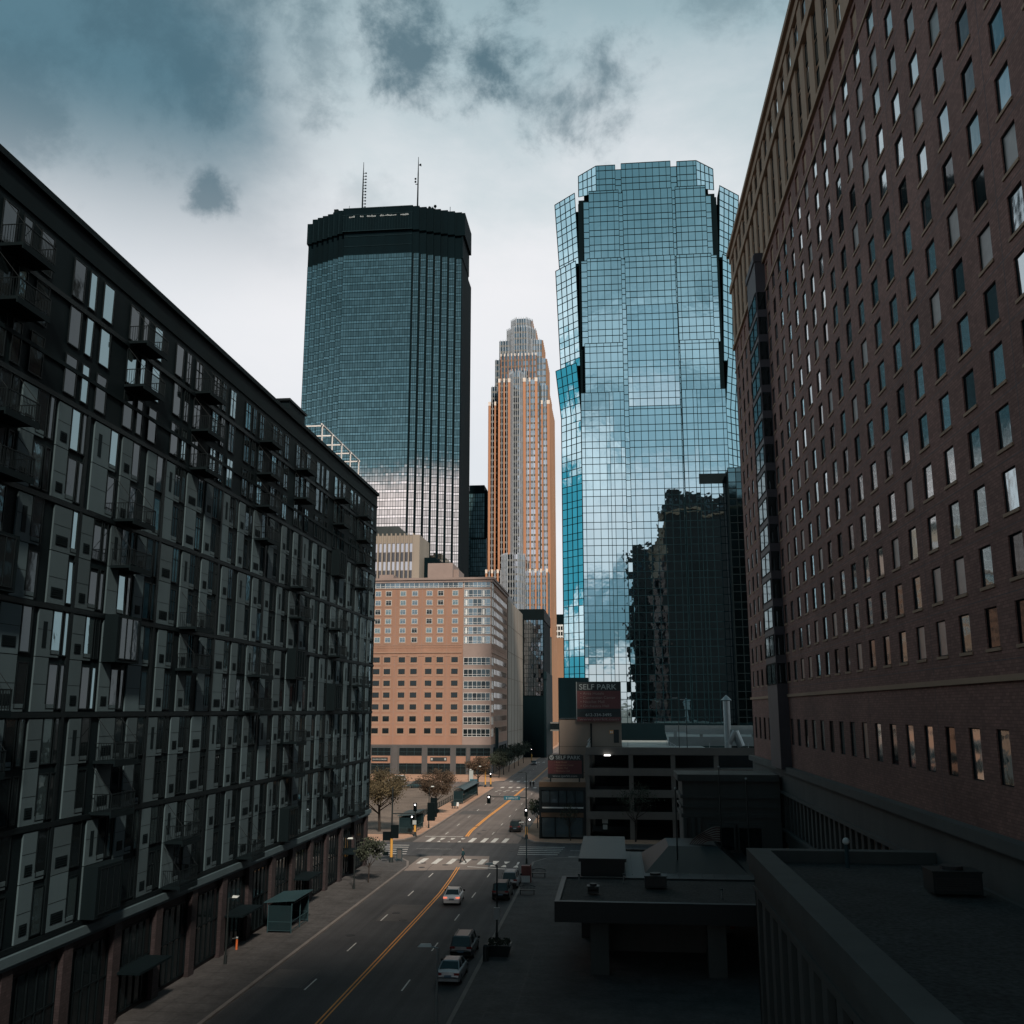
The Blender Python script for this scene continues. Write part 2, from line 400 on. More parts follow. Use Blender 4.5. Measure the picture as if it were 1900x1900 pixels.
for off in (-.17, .17): strip([(-23.9+off,162.6),(-24.25+off,170),(-24.2+off,190),(-23.7+off,220),(-23.45+off,262),], .27 if off < 0 else .24)
for off in (-.15, .15): strip([(-23.4+off,288),(-23.3+off,384)], .17)
struct('road_marking', g, 'paint_yellow')
for x, y in ((-25.6,134.5),(-25.1,130.9),(-21.3,137.6),(-19.2,138.1),(-22.4,133.2),(-25.4,148.6),(-22.0,149.4),(-23.9,142.6),(-22.1,102.1),(-20.7,98.9),(-16.8,152),(-15.0,147),(-24.3,176.5),(-22.2,171),(-28.5,205),(-24.1,92)):
    k = 14; g = MB(); g.prism([(x+.42*math.cos(2*math.pi*i/k), y+.42*math.sin(2*math.pi*i/k)) for i in range(k)], .0, .018)
    single('manhole_cover', g, 'iron', 'round dark iron manhole cover set flush in the road', 'manhole cover', 'manhole covers in the road', (x, y, 0))

# ------------------------------------------------------------------ apartment block (left)
A = thing('apartment_building', 'long dark apartment block with pale panels and small balconies on the left side', 'apartment block', (-32.6, 132, 0))
fr = ((-32.6, 0), (0, 1), (1, 0))         # a = world y, d = towards the street
TOP, Z0 = 50.0, 7.1
m = MB(); m.box(-58, -32.6, 20, 132, Z0, TOP-.4); part('wall', m, 'apt_dark', A)
m = MB(); m.fb(fr, 20, 132.1, TOP-.4, TOP, -26, .25); m.fb(fr, 20, 132.05, 47.9, 48.15, -.1, .1); m.fb(fr, 20, 132.05, TOP-6.6-3.1, TOP-6.6-2.85, -.1, .12); part('parapet', m, 'apt_dark', A)
fl = 3.1; nfl = 13
light, frames, vents, joints = MB(), MB(), MB(), MB()
wins = []                                  # (y centre, z0, w, h)
bals, bays = [], []
nb = 31; bw = 3.6
colkind = {}
for b in range(nb):
    y1 = 131.6-b*bw; y0 = y1-bw
    r_ = random.Random(b*31+5)
    stack = (b % 7 == 2) or (b % 7 == 5)
    for f in range(nfl):
        z = Z0+.4+f*fl; upper = f >= nfl-3
        blk = (f//2 + b//3) % 3
        if upper:
            wins.append((y0+1.15, z+.25, 1.35, 2.5))
            if b % 2: wins.append((y0+2.8, z+.25, .9, 2.5))
            continue
        sh = (0, .55, -.35)[blk]
        a0 = y0+.25+max(sh, 0); lw = 1.35 if (b+f//2) % 4 else 1.9
        t = r_.uniform(.75, 1.15)
        light.fb(fr, a0, a0+lw, z, z+fl-(.42 if f % 2 else .05), 0, .10, t)
        if (b+f) % 3: light.fb(fr, a0+lw+.0, a0+lw+.95, z, z+.42, 0, .10, t*.9)
        joints.fb(fr, a0, a0+lw, z+1.52, z+1.55, .10, .106)
        if (b+2*(f//2)) % 3 != 1:
            vents.fb(fr, a0+.35, a0+lw-.3, z+.35, z+.95, .10, .125)
            for q in range(4): vents.fb(fr, a0+.38, a0+lw-.33, z+.42+q*.13, z+.46+q*.13, .125, .15)
        elif f % 2: vents.fb(fr, a0+.5, a0+.9, z+.5, z+2.0, .10, .12)
        wins.append((a0+lw+.62, z+.12, 1.05, 2.62))
        if bw-lw-max(sh, 0) > 2.6-.6 and lw < 1.5: wins.append((y0+3.3-.1, z+.12, .55, 2.62))
    if stack:
        for f in range(nfl):
            q = (f + b) % 5
            if q in (1, 2) or f in (nfl-2, nfl-1): bals.append((y0+2.0, Z0+.4+f*fl))
            elif q == 4 and f < nfl-3 and b % 2: bays.append((y0+1.9, Z0+.4+f*fl))
m = MB()
for f in range(0, nfl, 2): m.fb(fr, 20, 132.03, Z0+.06+f*fl, Z0+.36+f*fl, 0, .14)
for b in range(0, nb, 3): m.fb(fr, 131.6-b*bw-.16, 131.6-b*bw+.16, Z0+.4, 38.2, 0, .125)
part('grid_trim', m, 'apt_frame', A)
part('panel_cladding', light, 'apt_panel', A); part('vent_grille', vents, 'apt_dark', A, kind='stuff'); part('panel_joint', joints, 'apt_frame', A, kind='stuff')
def wframe(m, w, h, d=.06, cross=True, t=.07):
    """window frame in local x (along), z up, outward +y"""
    m.box(-w/2, -w/2+t, 0, d, 0, h); m.box(w/2-t, w/2, 0, d, 0, h); m.box(-w/2+t, w/2-t, 0, d, h-t, h); m.box(-w/2+t, w/2-t, 0, d, 0, t)
    if cross: m.box(-.02, .02, 0, d*.9, t, h-t); m.box(-w/2+t, -.02, 0, d*.8, h*.66, h*.66+.04); m.box(.02, w/2-t, 0, d*.8, h*.66, h*.66+.04)
WM = {}
def wmesh(w, h, fmat, gmat, cross=True, t=.07):
    k = (round(w, 2), round(h, 2), fmat, gmat)
    if k not in WM:
        a = MB(); wframe(a, w, h, .06, cross, t); b = MB(); b.quad((-w/2+t/2, .015, t/2), (-w/2+t/2, .015, h-t/2), (w/2-t/2, .015, h-t/2), (w/2-t/2, .015, t/2))
        WM[k] = (a.mesh('window', fmat), b.mesh('pane', gmat))
    return WM[k]
def place_windows(parent, lst, rz, fmat, gmats, limit=100, cross=True, t=.07, name='window', kid='pane', surround=None):
    """lst: (x, y, z, w, h); first `limit` as parts with a pane each, the rest as one stuff part"""
    o_ = ORG[parent.name]; rest = MB(); mats = [fmat]+[g_ for g_ in dict.fromkeys(gmats)]
    ca, sa = math.cos(rz), math.sin(rz)
    for i, (x, y, z, w, h) in enumerate(lst):
        gm = gmats[(i*i*3+i//2+int(z*5)+int(y*7)) % len(gmats)]
        tx, tz = random.gauss(0, .35), random.gauss(0, .35)
        if i < limit:
            fm, gl = wmesh(w, h, fmat, gm, cross, t)
            o = new(name, fm, parent, (x-o_[0], y-o_[1], z-o_[2]), rz)
            p = new(kid, gl, o); p.rotation_euler = (R(tx), 0, R(tz))
            if surround:
                kk = ('sur', w); 
                if kk not in WM: q = MB(); q.box(-w/2-.36, w/2+.36, -.10, -.02, -.45 if w < 2 else -.75, h+.45 if w < 2 else h+.6); WM[kk] = q.mesh('surround', surround)
                new('surround', WM[kk], o)
        else:
            s = MB(); wframe(s, w, h, .06, False, t); k = len(rest.v)
            for vx, vy, vz in s.v: rest.v.append((x+vx*ca-vy*sa, y+vx*sa+vy*ca, z+vz))
            for f_ in s.f: rest.f.append(tuple(k+q for q in f_)); rest.mi.append(0); rest.t.append(1.)
            rest.m = mats.index(gm); e = .02
            dx, dz = math.sin(R(tz))*w/2, math.sin(R(tx))*h/2
            P = lambda a, b_, zz: (x+a*ca-b_*sa, y+a*sa+b_*ca, z+zz)
            rest.quad(P(-w/2+t, e-dx-dz, t), P(-w/2+t, e-dx+dz, h-t), P(w/2-t, e+dx+dz, h-t), P(w/2-t, e+dx-dz, t))
    if rest.v: part(name, rest, mats, parent, kind='stuff')
wins = [w for w in wins if w[0] > 44]
APTG = lambda z: ['window_glass','window_dark','window_glass','window_dark','window_dark'] if z > 37 else ['window_dark']*4+['window_glass']
wins.sort(key=lambda w: (0 if 68 < w[0] < 101 else 1, w[0] if w[0] > 68 else 300-w[0]))
for hi in (True, False):
    sel = [(-32.56, y, z, w, h) for y, z, w, h in wins if (z > 37) == hi]
    place_windows(A, sel, R(-90), 'apt_frame', APTG(40 if hi else 0), 40 if hi else 58)
# balconies
bm = MB(); bm.box(-1.55, 1.55, 0, 1.45, -.12, .06); bm.box(-1.55, 1.55, 1.38, 1.45, -.3, -.12)
rm = MB()
for x in (-1.5, 1.5): rm.box(x-.03, x+.03, 1.36, 1.42, .06, 1.15)
rm.box(-1.53, 1.53, 1.36, 1.42, 1.1, 1.16); rm.box(-1.53, 1.53, 1.37, 1.41, .16, .20)
for x in (-1.5, 1.5): rm.box(x-.02, x+.02, 0, 1.36, 1.1, 1.15)
for i in range(22): x = -1.4+i*2.8/21; rm.box(x-.012, x+.012, 1.38, 1.40, .2, 1.1)
for i in range(8):
    for x in (-1.5, 1.5): rm.box(x-.012, x+.012, .12+i*.16, .145+i*.16, .06, 1.1)
cm = MB()
cm.tube((0, 1.38, 1.12), (0, .03, 2.75), .02, n=5)
BM, RM, CM = bm.mesh('balcony', 'apt_dark'), rm.mesh('railing', 'apt_frame'), cm.mesh('stay_rod', 'apt_frame')
for y, z in bals:
    if y < 46: continue
    o = new('balcony', BM, A, (.02, y-132, z), R(-90)); new('railing', RM, o); new('stay_rod', CM, o, (-1.48, 0, 0)); new('stay_rod', CM, o, (1.48, 0, 0))
bx = MB(); bx.box(-1.6, 1.6, 0, 1.0, 0, 3.05); BX = bx.mesh('bay_box', 'apt_dark')
fx = MB()
for i in range(4): x = -1.2+i*.8; fx.box(x-.03, x+.03, 1.0, 1.05, .2, 2.9)
fx.box(-1.3, 1.3, 1.0, 1.05, .2, .26); fx.box(-1.3, 1.3, 1.0, 1.05, 2.84, 2.9); FX = fx.mesh('frame', 'apt_frame')
px_ = MB(); px_.quad((-1.2, 1.012, .25), (-1.2, 1.012, 2.85), (1.2, 1.012, 2.85), (1.2, 1.012, .25)); PX = px_.mesh('pane', 'window_dark')
for y, z in bays:
    if y < 46: continue
    o = new('bay_window', BX, A, (.02, y-132, z), R(-90)); new('frame', FX, o); new('pane', PX, o)
# brick podium
m = MB(); m.box(-57.8, -32.9, 20, 131.7, 0, 6.6)
for i in range(19): y = 130.9-i*6; m.fb(fr, y-.5, y+.5, .14, 6.5, -.3, .12)
part('podium', m, 'apt_brick', A)
m = MB(); m.fb(fr, 20, 132.2, 6.6, 7.1, -25, .35); m.fb(fr, 20, 132.1, 6.35, 6.6, -25, .15); part('ledge', m, 'apt_panel', A)
w1, w2 = MB(), MB()
for i in range(18):
    y = 130.4-i*6; w2.fb(fr, y-5, y-.1, .5, 5.6, -.29, -.26)
    for q in range(6): w1.fb(fr, y-5.02+q*.98, y-4.94+q*.98, .4, 5.7, -.28, -.18)
    for z in (.4, 3.2, 5.62): w1.fb(fr, y-5, y-.1, z, z+.09, -.27, -.19)
sf = part('shopfront', w1, 'apt_frame', A); part('pane', w2, 'window_dark', sf)
each('awning', (1, 4, 7, 10), 'apt_dark', A, lambda q, i: q.fb(fr, 130-i*6-4.9, 130-i*6-.2, 3.1, 3.25, -.2, 1.7))
# penthouse and white pergola on the roof
m = MB(); m.box(-50, -40, 114.5, 121, 49.9, 58.3); m.box(-50, -40.5, 121, 131, 49.9, 53.4); part('penthouse', m, 'apt_dark', A)
m = MB(); m.box(-50.2, -39.8, 114.2, 121.3, 58.3, 58.6); part('penthouse_roof', m, 'apt_frame', A)
P_ = thing('pergola', 'white steel pergola frame on the flat roof edge of the dark apartment block', 'pergola', (-33.4, 107, 50))
m = MB()
for i, y in enumerate((107.5, 111.7, 115.9, 120.1, 124.3)):
    m.bar((-33.4, y, 50), (-33.4, y, 52.7), .13, .13); m.bar((-36.6, y, 50), (-36.6, y, 52.7), .13, .13); m.bar((-37, y, 52.75), (-33.2, y, 52.75), .13, .16)
part('post_frame', m, 'white_steel', P_)
m = MB()
for x in (-33.4, -36.6): m.bar((x, 107.2, 52.9), (x, 124.7, 52.9), .14, .18)
part('roof_beam', m, 'white_steel', P_)

# ------------------------------------------------------------------ brick hotel tower (right)
B = thing('brick_tower', 'tall dark red brick tower with rows of narrow windows on the right edge', 'brick high-rise', (18.2, 133.5, 0))
TX, TY, TZ = 18.2, 133.5, 84.8
fr = ((TX, 0), (0, -1), (-1, 0))          # a = -y, d = towards the street
F = lambda y0, y1, z0, z1, d0, d1, mb: mb.fb(fr, -y1, -y0, z0, z1, d0, d1)
# wall with real recesses: background recessed .35, brick grid in front
ncol, pit, flr = 26, 3.7, 2.98
ycs = [TY-3.0-i*pit for i in range(ncol)]; ycs = [y for y in ycs if y > 34]
zs = [22.9+i*flr for i in range(16)]       # sill heights of the plain storeys
m = MB(); m.box(TX+.16, TX+42, 25, TY-.4, 0, TZ-.5); part('core_wall', m, 'brown_stone', B)
wm = MB(); WW, WH = 1.6, 1.95
BAYY = (105.8, 112.2)
prev = TY
for y in ycs+[30]:
    lo = y+WW/2 if y > 30 else 25
    F(lo, prev, 14.0, 70.0, -.16, 0, wm); prev = y-WW/2
for y in ycs:
    z = 14.0
    for s in [16.5]+zs+[70.0]:
        F(y-WW/2, y+WW/2, z, s if s < 70 else 70.0, -.16, 0, wm); z = s+(WH if s > 20 else 2.6)
        if z > 70: break
m2 = MB()
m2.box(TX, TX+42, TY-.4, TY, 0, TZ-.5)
part('brick_wall', wm, 'red_brick', B); part('end_wall', m2, 'unlit_brick', B)
m = MB()
for y in ycs:
    if BAYY[0]-.6 < y < BAYY[1]+.6: continue
    for z in zs:
        if z < 66: F(y-WW/2-.12, y+WW/2+.12, z-.16, z, 0, .07, m)
part('sill_course', m, 'brown_stone', B, kind='stuff')
m = MB()
for z in zs: F(25, TY-.01, z-.62, z-.585, 0, .004, m)
for i in range(0, ncol, 4): y = TY-3.0-i*pit+pit/2; F(y-.02, y+.02, 14.3, 69.9, 0, .005, m)
part('movement_joint', m, 'bay_metal', B)
# upper storeys: paired pilasters and cornices
m = MB()
for i, y in enumerate(ycs):
    F(y+WW/2+.1, y+pit-WW/2-.1, 70.4, 78.6, -.4, .12, m); F(y+WW/2+.2, y+pit-WW/2-.2, 79.6, 83.2, -.4, .06, m)
part('pilasters', m, 'brown_stone', B)
m = MB()
for z, h, d in ((70.0, .45, .3), (78.6, .9, .35), (84.2, .6, .55), (83.2, 1.0, .2), (66.6, .22, .10), (21.3, .3, .15)): F(25, TY+.2, z, z+h, -.4, d, m)
m.box(TX-.5, TX+42, TY-.3, TY+.5, 84.2, 84.9)
part('cornice', m, 'brown_stone', B)
wl = []
for i, y in enumerate(ycs):
    for j, z in enumerate(zs):
        if z > 66: continue
        wl.append((TX+.13, y, z, WW, WH))
    wl.append((TX+.13, y, 16.5, WW, 2.6))
    for z in (71.0, 73.7, 76.2, 80.0): wl.append((TX+.13, y, z, WW+.3, 2.1 if z < 80 else 2.6))
wl.sort(key=lambda w: (0 if 73 < w[1] < 104 else 1, w[1] if w[1] > 73 else 400-w[1], w[2]))
wl = [w for w in wl if not (BAYY[0]-.6 < w[1] < BAYY[1]+.6 and w[2] < 69)]
place_windows(B, wl, R(90), 'mullion_dark', ['tower_glass', 'tower_glass', 'window_dark', 'tower_glass', 'window_glass', 'curtain_pale', 'window_dark'], cross=False, t=.06)
# projecting dark window bay
m = MB(); F(BAYY[0], BAYY[1], 14, 71.3, -.3, 1.1, m); F(BAYY[0]-.1, BAYY[1]+.1, 70.2, 71.0, 0, 1.25, m)
ob = part('bay_stack', m, 'bay_metal', B)
m, q_ = MB(), MB()
for z in [s-.2 for s in zs if s < 67]:
    q_.quad((TX-1.115, BAYY[0]+.3, z), (TX-1.115, BAYY[1]-.3, z), (TX-1.115, BAYY[1]-.3, z+2.1), (TX-1.115, BAYY[0]+.3, z+2.1))
    q_.quad((TX-1.0, BAYY[1]+.012, z), (TX-.1, BAYY[1]+.012, z), (TX-.1, BAYY[1]+.012, z+2.1), (TX-1.0, BAYY[1]+.012, z+2.1))
    q_.quad((TX-1.0, BAYY[0]-.012, z), (TX-.1, BAYY[0]-.012, z), (TX-.1, BAYY[0]-.012, z+2.1), (TX-1.0, BAYY[0]-.012, z+2.1))
    for y in (BAYY[0]+.3, (BAYY[0]+BAYY[1])/2, BAYY[1]-.3): F(y-.06, y+.06, z, z+2.1, 1.1, 1.17, m)
    F(BAYY[0]+.3, BAYY[1]-.3, z-.1, z, 1.1, 1.17, m); F(BAYY[0]+.3, BAYY[1]-.3, z+2.1, z+2.2, 1.1, 1.17, m)
part('pane', q_, 'window_dark', ob); part('frame', m, 'mullion_dark', ob)
# stone base of the tower: cornice line, tall narrow openings, arches below
m = MB(); F(25, TY, 11.4, 14.0, -.4, .25, m); F(25, TY+.3, 13.6, 14.2, -.4, .7, m); F(25, TY+.3, 11.2, 11.5, -.4, .5, m)
i = 0; y = TY-.6
while y > 30: F(y-.7, y, 7.6, 11.2, -.4, .1, m); y -= 1.9
F(25, TY, 6.2, 7.6, -.4, .12, m); F(25, TY, 7.3, 7.6, -.4, .45, m)
y = TY-2
while y > 30:
    F(y-1.6, y+.4, 0, 6.2, -.4, .05, m)
    for k in range(6):                    # arch voussoirs as stepped spandrels
        a = (k+.5)/6*math.pi/2; h_ = 4.3+1.6*math.sin(a); wv = 1.75*(1-math.cos(a))
        F(y-1.6-1.75+1.75*math.cos((k+1)/6*math.pi/2)-.0, y-1.6, h_+.12, 6.2, -.38, .04-.002*k, m)
        F(y-1.6-3.5, y-1.6-1.75-1.75*math.cos((k+1)/6*math.pi/2), h_+.12, 6.2, -.38, .04-.002*k, m)
    y -= 5.5
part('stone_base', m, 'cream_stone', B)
m = MB(); F(25, TY-.5, .2, 11.2, -.36, -.33, m); part('base_glazing', m, 'window_dark', B)

# ------------------------------------------------------------------ hotel entrance wing, canopy and low roofs (lower right)
E_ = thing('hotel_entrance_wing', 'low dark stone wing with cornice and tall doorways at the foot of the brick tower', 'building wing', (7, 112, 0))
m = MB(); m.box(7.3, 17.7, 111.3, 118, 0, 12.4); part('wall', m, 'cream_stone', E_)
m = MB(); m.box(6.8, 17.6, 110.9, 118.2, 12.4, 13.1); m.box(7.05, 17.6, 111.1, 118, 10.6, 10.9); m.box(7.1, 17.6, 111.15, 118, 9.6, 9.8); m.box(7.1, 17.6, 111.15, 118, 8.6, 9.0); part('cornice', m, 'cream_stone', E_)
each('column', (7.5, 8.35, 9.0), 'cream_stone', E_, lambda q, x: q.tube((x, 110.95, .14), (x, 110.95, 8.6), .26, n=10))
for x in (10.3, 13.2):
    q = MB(); q.box(x-.4, x-.05, 111.0, 111.3, 0, 7.6); q.box(x+2.35, x+2.7, 111.0, 111.3, 0, 7.6); q.box(x-.4, x+2.7, 111.0, 111.29, 7.6, 8.0); o = part('doorway', q, 'cream_stone', E_)
    q = MB(); q.box(x, x+2.3, 111.2, 111.28, .2, 7.5); part('pane', q, 'window_dark', o)
m = MB(); m.box(7.35, 17.5, 111.4, 117.8, 12.4, 12.75); part('roof', m, 'membrane', E_)
C_ = thing('entrance_canopy', 'broad dark drive-in canopy with a row of small bulbs along its curved edge', 'canopy', (7, 95, 0))
m = MB(); k = len(m.v); pts = []
for i in range(17):
    t = i/16; x = .8+12.4*t; bow = math.sin(math.pi*t)*2.2; pts.append((x, 91.5-bow))
poly = pts+[(13.2, 109.5), (.8, 109.5)]
m.prism(poly, 4.4, 5.3); part('fascia', m, 'canopy_metal', C_)
m = MB()
for i in range(12): x = 1.4+i*1.04; m.box(x, x+.05, 92.5 if 2 < i < 10 else 94, 109.4, 5.3, 5.345)
m.box(.8, 13.2, 109.2, 109.5, 5.3, 5.5); part('roof_seam', m, 'iron', C_, kind='stuff')
m = MB(); m.hexa([(2.6,95,5.3),(12,95,5.3),(12,108,5.3),(2.6,108,5.3),(5,99,7.2),(9.6,99,7.2),(9.6,105,7.2),(5,105,7.2)]); part('skylight_roof', m, 'canopy_metal', C_)
m = MB()
for i in range(29):
    t = i/28; x = .9+12.2*t; m.ball((x, 91.42-math.sin(math.pi*t)*2.2, 4.62), .045, 6)
part('string_bulb', m, 'bulb', C_, kind='stuff')
each('pier', [(x-.35, x+.35, y-.35, y+.35, 0, 4.4) for x, y in ((1.6, 93), (12.4, 93), (1.6, 108), (12.4, 108))], 'cream_stone', C_)
G_ = thing('low_gravel_roof_building', 'flat low building with a gravel roof and deep fascia beside the pavement', 'low building', (0, 80, 0))
m = MB(); m.box(-4.4, 12.2, 79.6, 90.4, 5.0, 5.46); part('gravel_roof', m, 'gravel', G_)
m = MB(); m.box(-4.8, 12.6, 79.1, 79.6, 4.1, 5.6); m.box(-4.8, -4.4, 79.6, 90.4, 4.1, 5.6); m.box(-4.8, 12.6, 90.4, 90.8, 4.1, 5.6); m.box(-4.4, 12.2, 79.6, 90.4, 4.1, 5.0); part('fascia', m, 'canopy_metal', G_)
each('pier', [(-2.1, -.7, 80.2, 81.6, 0, 4.1), (6.8, 8.2, 80.2, 81.6, 0, 4.1), (-2.1, 8, 88, 89, 0, 4.1)], 'cream_stone', G_)
m = MB(); m.box(-3.2, .7, 92.5, 108, 0, 6.6); m.box(-3.4, .9, 92.3, 108.2, 6.6, 6.9)
O_ = single('glazed_link', m, 'canopy_metal', 'dark sloping-roofed link building between the gravel roof and the side street', 'low building', o=(-1, 100, 0))
N_ = thing('corner_pavilion', 'near low building with a heavy stone parapet and tall windows in the bottom right corner', 'low building', (7.7, 60, 0))
fr = ((7.9, 0), (0, -1), (-1, 0))
m = MB(); m.box(8.3, 30, 20, 60, 0, 11.2)
y = 60.3
while y > 22: F(y-1.0, y, .14, 9.6, -.3, 0, m); y -= 2.6
F(20, 60.3, 9.6, 10.9, -.4, 0, m); m.box(7.9, 30, 60, 60.3, 0, 10.9)
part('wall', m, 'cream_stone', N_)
m = MB(); F(20, 60.6, 10.9, 11.3, -.6, .25, m); F(20, 60.7, 11.3, 12.1, -.9, .35, m); m.box(8.8, 30, 59.8, 60.7, 11.3, 12.1); F(20, 60.4, 9.9, 10.1, -.1, .1, m); part('parapet', m, 'cream_stone', N_)
m = MB(); m.box(8.8, 30, 20, 59.8, 11.2, 11.45); part('gravel_roof', m, 'gravel', N_)
m = MB(); F(20, 60, .2, 9.6, -.38, -.35, m); part('window_band', m, 'window_dark', N_)
m = MB(); m.tube((12.7, 58.2, 11.4), (12.7, 58.2, 12.7), .12, n=10); part('vent_pipe', m, 'teal_metal', N_)
m = MB(); m.ball((12.7, 58.2, 12.85), .2, 10); part('vent_cap', m, 'lamp_pale', N_)
def roofkit(name, label, x, y, z, w_, d, h, par=None):
    t_ = thing(name, label, 'roof unit', (x, y, z)); q = MB(); q.box(x-w_/2, x+w_/2, y-d/2, y+d/2, z+.15, z+h); q.box(x-w_/2-.05, x+w_/2+.05, y-d/2-.05, y+d/2+.05, z+h, z+h+.06); part('casing', q, 'dark_metal', t_)
    q = MB()
    for i in range(6): q.box(x-w_/2+.1, x+w_/2-.1, y-d/2-.03, y-d/2, z+.3+i*(h-.5)/6, z+.36+i*(h-.5)/6)
    q.tube((x, y, z+h+.06), (x, y, z+h+.22), min(w_, d)*.32, n=14); part('grille', q, 'iron', t_)
roofkit('roof_unit', 'larger ventilation box on the gravel roof of the near low building', 3.2, 86.4, 5.46, 1.8, 1.4, 1.0)
roofkit('roof_unit', 'smaller ventilation box on the gravel roof near its left edge', -1.9, 83.2, 5.46, .9, .9, .6)
roofkit('roof_unit', 'ventilation box on the gravel roof of the corner pavilion', 15.8, 50.5, 11.45, 2.2, 1.6, 1.1)
for x, y, lab in ((8.2, 82.3, 'short roof pipe at the right of the near gravel roof'), (.6, 88.6, 'short roof pipe at the back of the near gravel roof'), (-3.2, 88.2, 'short roof pipe at the back left corner of the near gravel roof')):
    t_ = thing('roof_pipe', lab, 'pipe', (x, y, 5.46), group='short pipes on the gravel roof'); q = MB(); q.tube((x,y,5.4), (x,y,6.1), .07, n=8); part('pipe', q, 'grey_metal', t_); q = MB(); q.tube((x,y,6.1), (x,y,6.2), .12, n=8); part('cap', q, 'dark_metal', t_)
# flagpoles and hanging striped flag
fp = None
for x, y, h, lab in ((10.2, 100.5, 14.4, 'tall thin flagpole carrying the striped flag'), (12.6, 99, 13.4, 'bare right-hand flagpole beside the brick tower'), (5.7, 97, 12.6, 'bare left-hand flagpole rising from behind the canopy')):
    t_ = thing('flagpole', lab, 'flagpole', (x, y, 0), group='flagpoles in front of the hotel entrance')
    m = MB(); m.tube((x, y, 0), (x, y, h), .09, .05, 8); part('pole', m, 'dark_metal', t_)
    m = MB(); m.ball((x, y, h+.08), .12, 8); part('finial', m, 'grey_metal', t_)
m = MB(); n_ = 13
for s in range(n_):                        # stripes as slanting folds hanging off the pole
    m.m = s % 2
    for k in range(8):
        u0, u1 = k/8, (k+1)/8
        P = lambda u, v: (10.1-3.1*u*(1-.25*v)+.0, 100.45+.28*math.sin(u*9+v*3), 8.9-1.7*u*u-v*(1.5-.9*u))
        m.quad(P(u0, s/n_), P(u1, s/n_), P(u1, (s+1)/n_), P(u0, (s+1)/n_))
o = single('flag', m, ['flag_white', 'flag_red'], 'drooping flag with pale and dark stripes on the tall pole', 'flag', o=(10.1, 100.45, 8.9))

# ------------------------------------------------------------------ parking ramp, stair tower, signs, corner shop
Rm = thing('parking_ramp', 'dark concrete multi-storey car park with open decks behind the hotel entrance', 'car park', (8, 160, 0))
lv = (4.35, 7.65, 10.95, 14.15)
each('spandrel', lv, 'ramp_concrete', Rm, lambda q, z: (q.box(-4.5, 40, 159.8, 160.15, z-1.15, z), q.box(-4.5, -4.15, 160.15, 226, z-1.15, z)))
each('column', [(x-.35, x+.35, 160.0, 160.6, 0, 13.2) for x in (-4.3, 2.6, 9.2, 15.9, 22.6, 29.3)]+[(-4.4, -3.8, y-.3, y+.3, 0, 13.2) for y in range(168, 226, 8)], 'ramp_concrete', Rm)
m = MB()
for z in lv[:3]: m.box(-4.15, 40, 160.15, 225, z-1.0, z-.75)
m.box(-3.5, 40, 178, 178.4, 0, 12.9); m.box(-4.1, 40, 160.6, 225, 0, .1)
part('floor_slab', m, 'ramp_dark', Rm)
m = MB(); m.box(-4.15, 16.4, 160.15, 225, 12.95, 13.3); part('roof_deck', m, 'deck', Rm)
m = MB()
m.box(10.4, 40, 192, 192.4, 13.3, 15.0); m.box(10.4, 40, 205, 205.4, 15.6, 16.9); m.hexa([(10.4,192.4,13.4),(40,192.4,13.4),(40,205,15.5),(10.4,205,15.5),(10.4,192.4,13.5),(40,192.4,13.5),(40,205,15.6),(10.4,205,15.6)])
for x in (12, 17, 22, 27): m.box(x-.3, x+.3, 198, 198.6, 13.4, 16.2)
m.box(14, 40, 197.6, 198, 15.3, 16.3)
part('upper_parapet', m, 'deck', Rm)
m = MB()
for i in range(9): m.tube((-4.2, 162+i*6.5, 14.15), (-4.2, 162+i*6.5, 15.15), .04, n=5)
for z in (14.6, 15.1): m.bar((-4.2, 160.5, z), (-4.2, 216, z), .05, .05)
for i in range(5): m.tube((9.8, 162+i*6.5, 13.3), (9.8, 162+i*6.5, 14.4), .04, n=5)
m.bar((9.8, 160.5, 14.4), (9.8, 190, 14.4), .06, .06)
for x in (2.2, 8.9, 15, 18, 21): m.tube((x, 160.3, 14.1), (x, 160.3, 14.9), .05, n=5)
part('guard_rail', m, 'grey_metal', Rm)
m = MB(); m.box(-1.6, -.6, 159.5, 159.78, 12.85, 13.0); part('wall_lamp', m, 'lamp_on', Rm)
m = MB(); m.box(-2.1, -1.2, 160.5, 160.6, 2.5, 3.6); m.box(-2.0, -1.3, 160.48, 160.5, 1.6, 2.3); part('notice_board', m, 'sign_white', Rm)
S_ = thing('stair_tower', 'plain beige stair tower carrying the large rooftop parking sign', 'stair tower', (-4, 180, 0))
m = MB(); m.box(-9.75, 1.4, 180, 190, 0, 18.3); part('wall', m, 'beige_wall', S_)
m = MB()
for z in (4.5, 9, 13.5): m.box(-9.8, 1.45, 179.97, 190, z, z+.05)
m.box(-4.2, -3.9, 179.9, 180, 12, 17.6); m.box(-9.85, 1.5, 179.9, 190.1, 18.3, 18.45)
part('joint_trim', m, 'ramp_dark', S_)
m = MB(); m.box(.0, .9, 179.93, 180, 14.2, 16.5); part('door', m, 'dark_metal', S_)
m = MB(); m.box(-.75, -.1, 179.9, 180, 15.8, 16.4); lp = part('warning_sign', m, 'sign_orange', S_)
m = MB(); m.box(-.65, -.47, 179.88, 179.9, 15.88, 16.28); m.box(-.36, -.2, 179.88, 179.9, 15.88, 16.28); part('marking', m, 'frame_white', lp)
BS = thing('rooftop_parking_sign', 'large rooftop sign reading SELF PARK with four bullet lines and a phone number', 'sign', (-2.5, 179, 18))
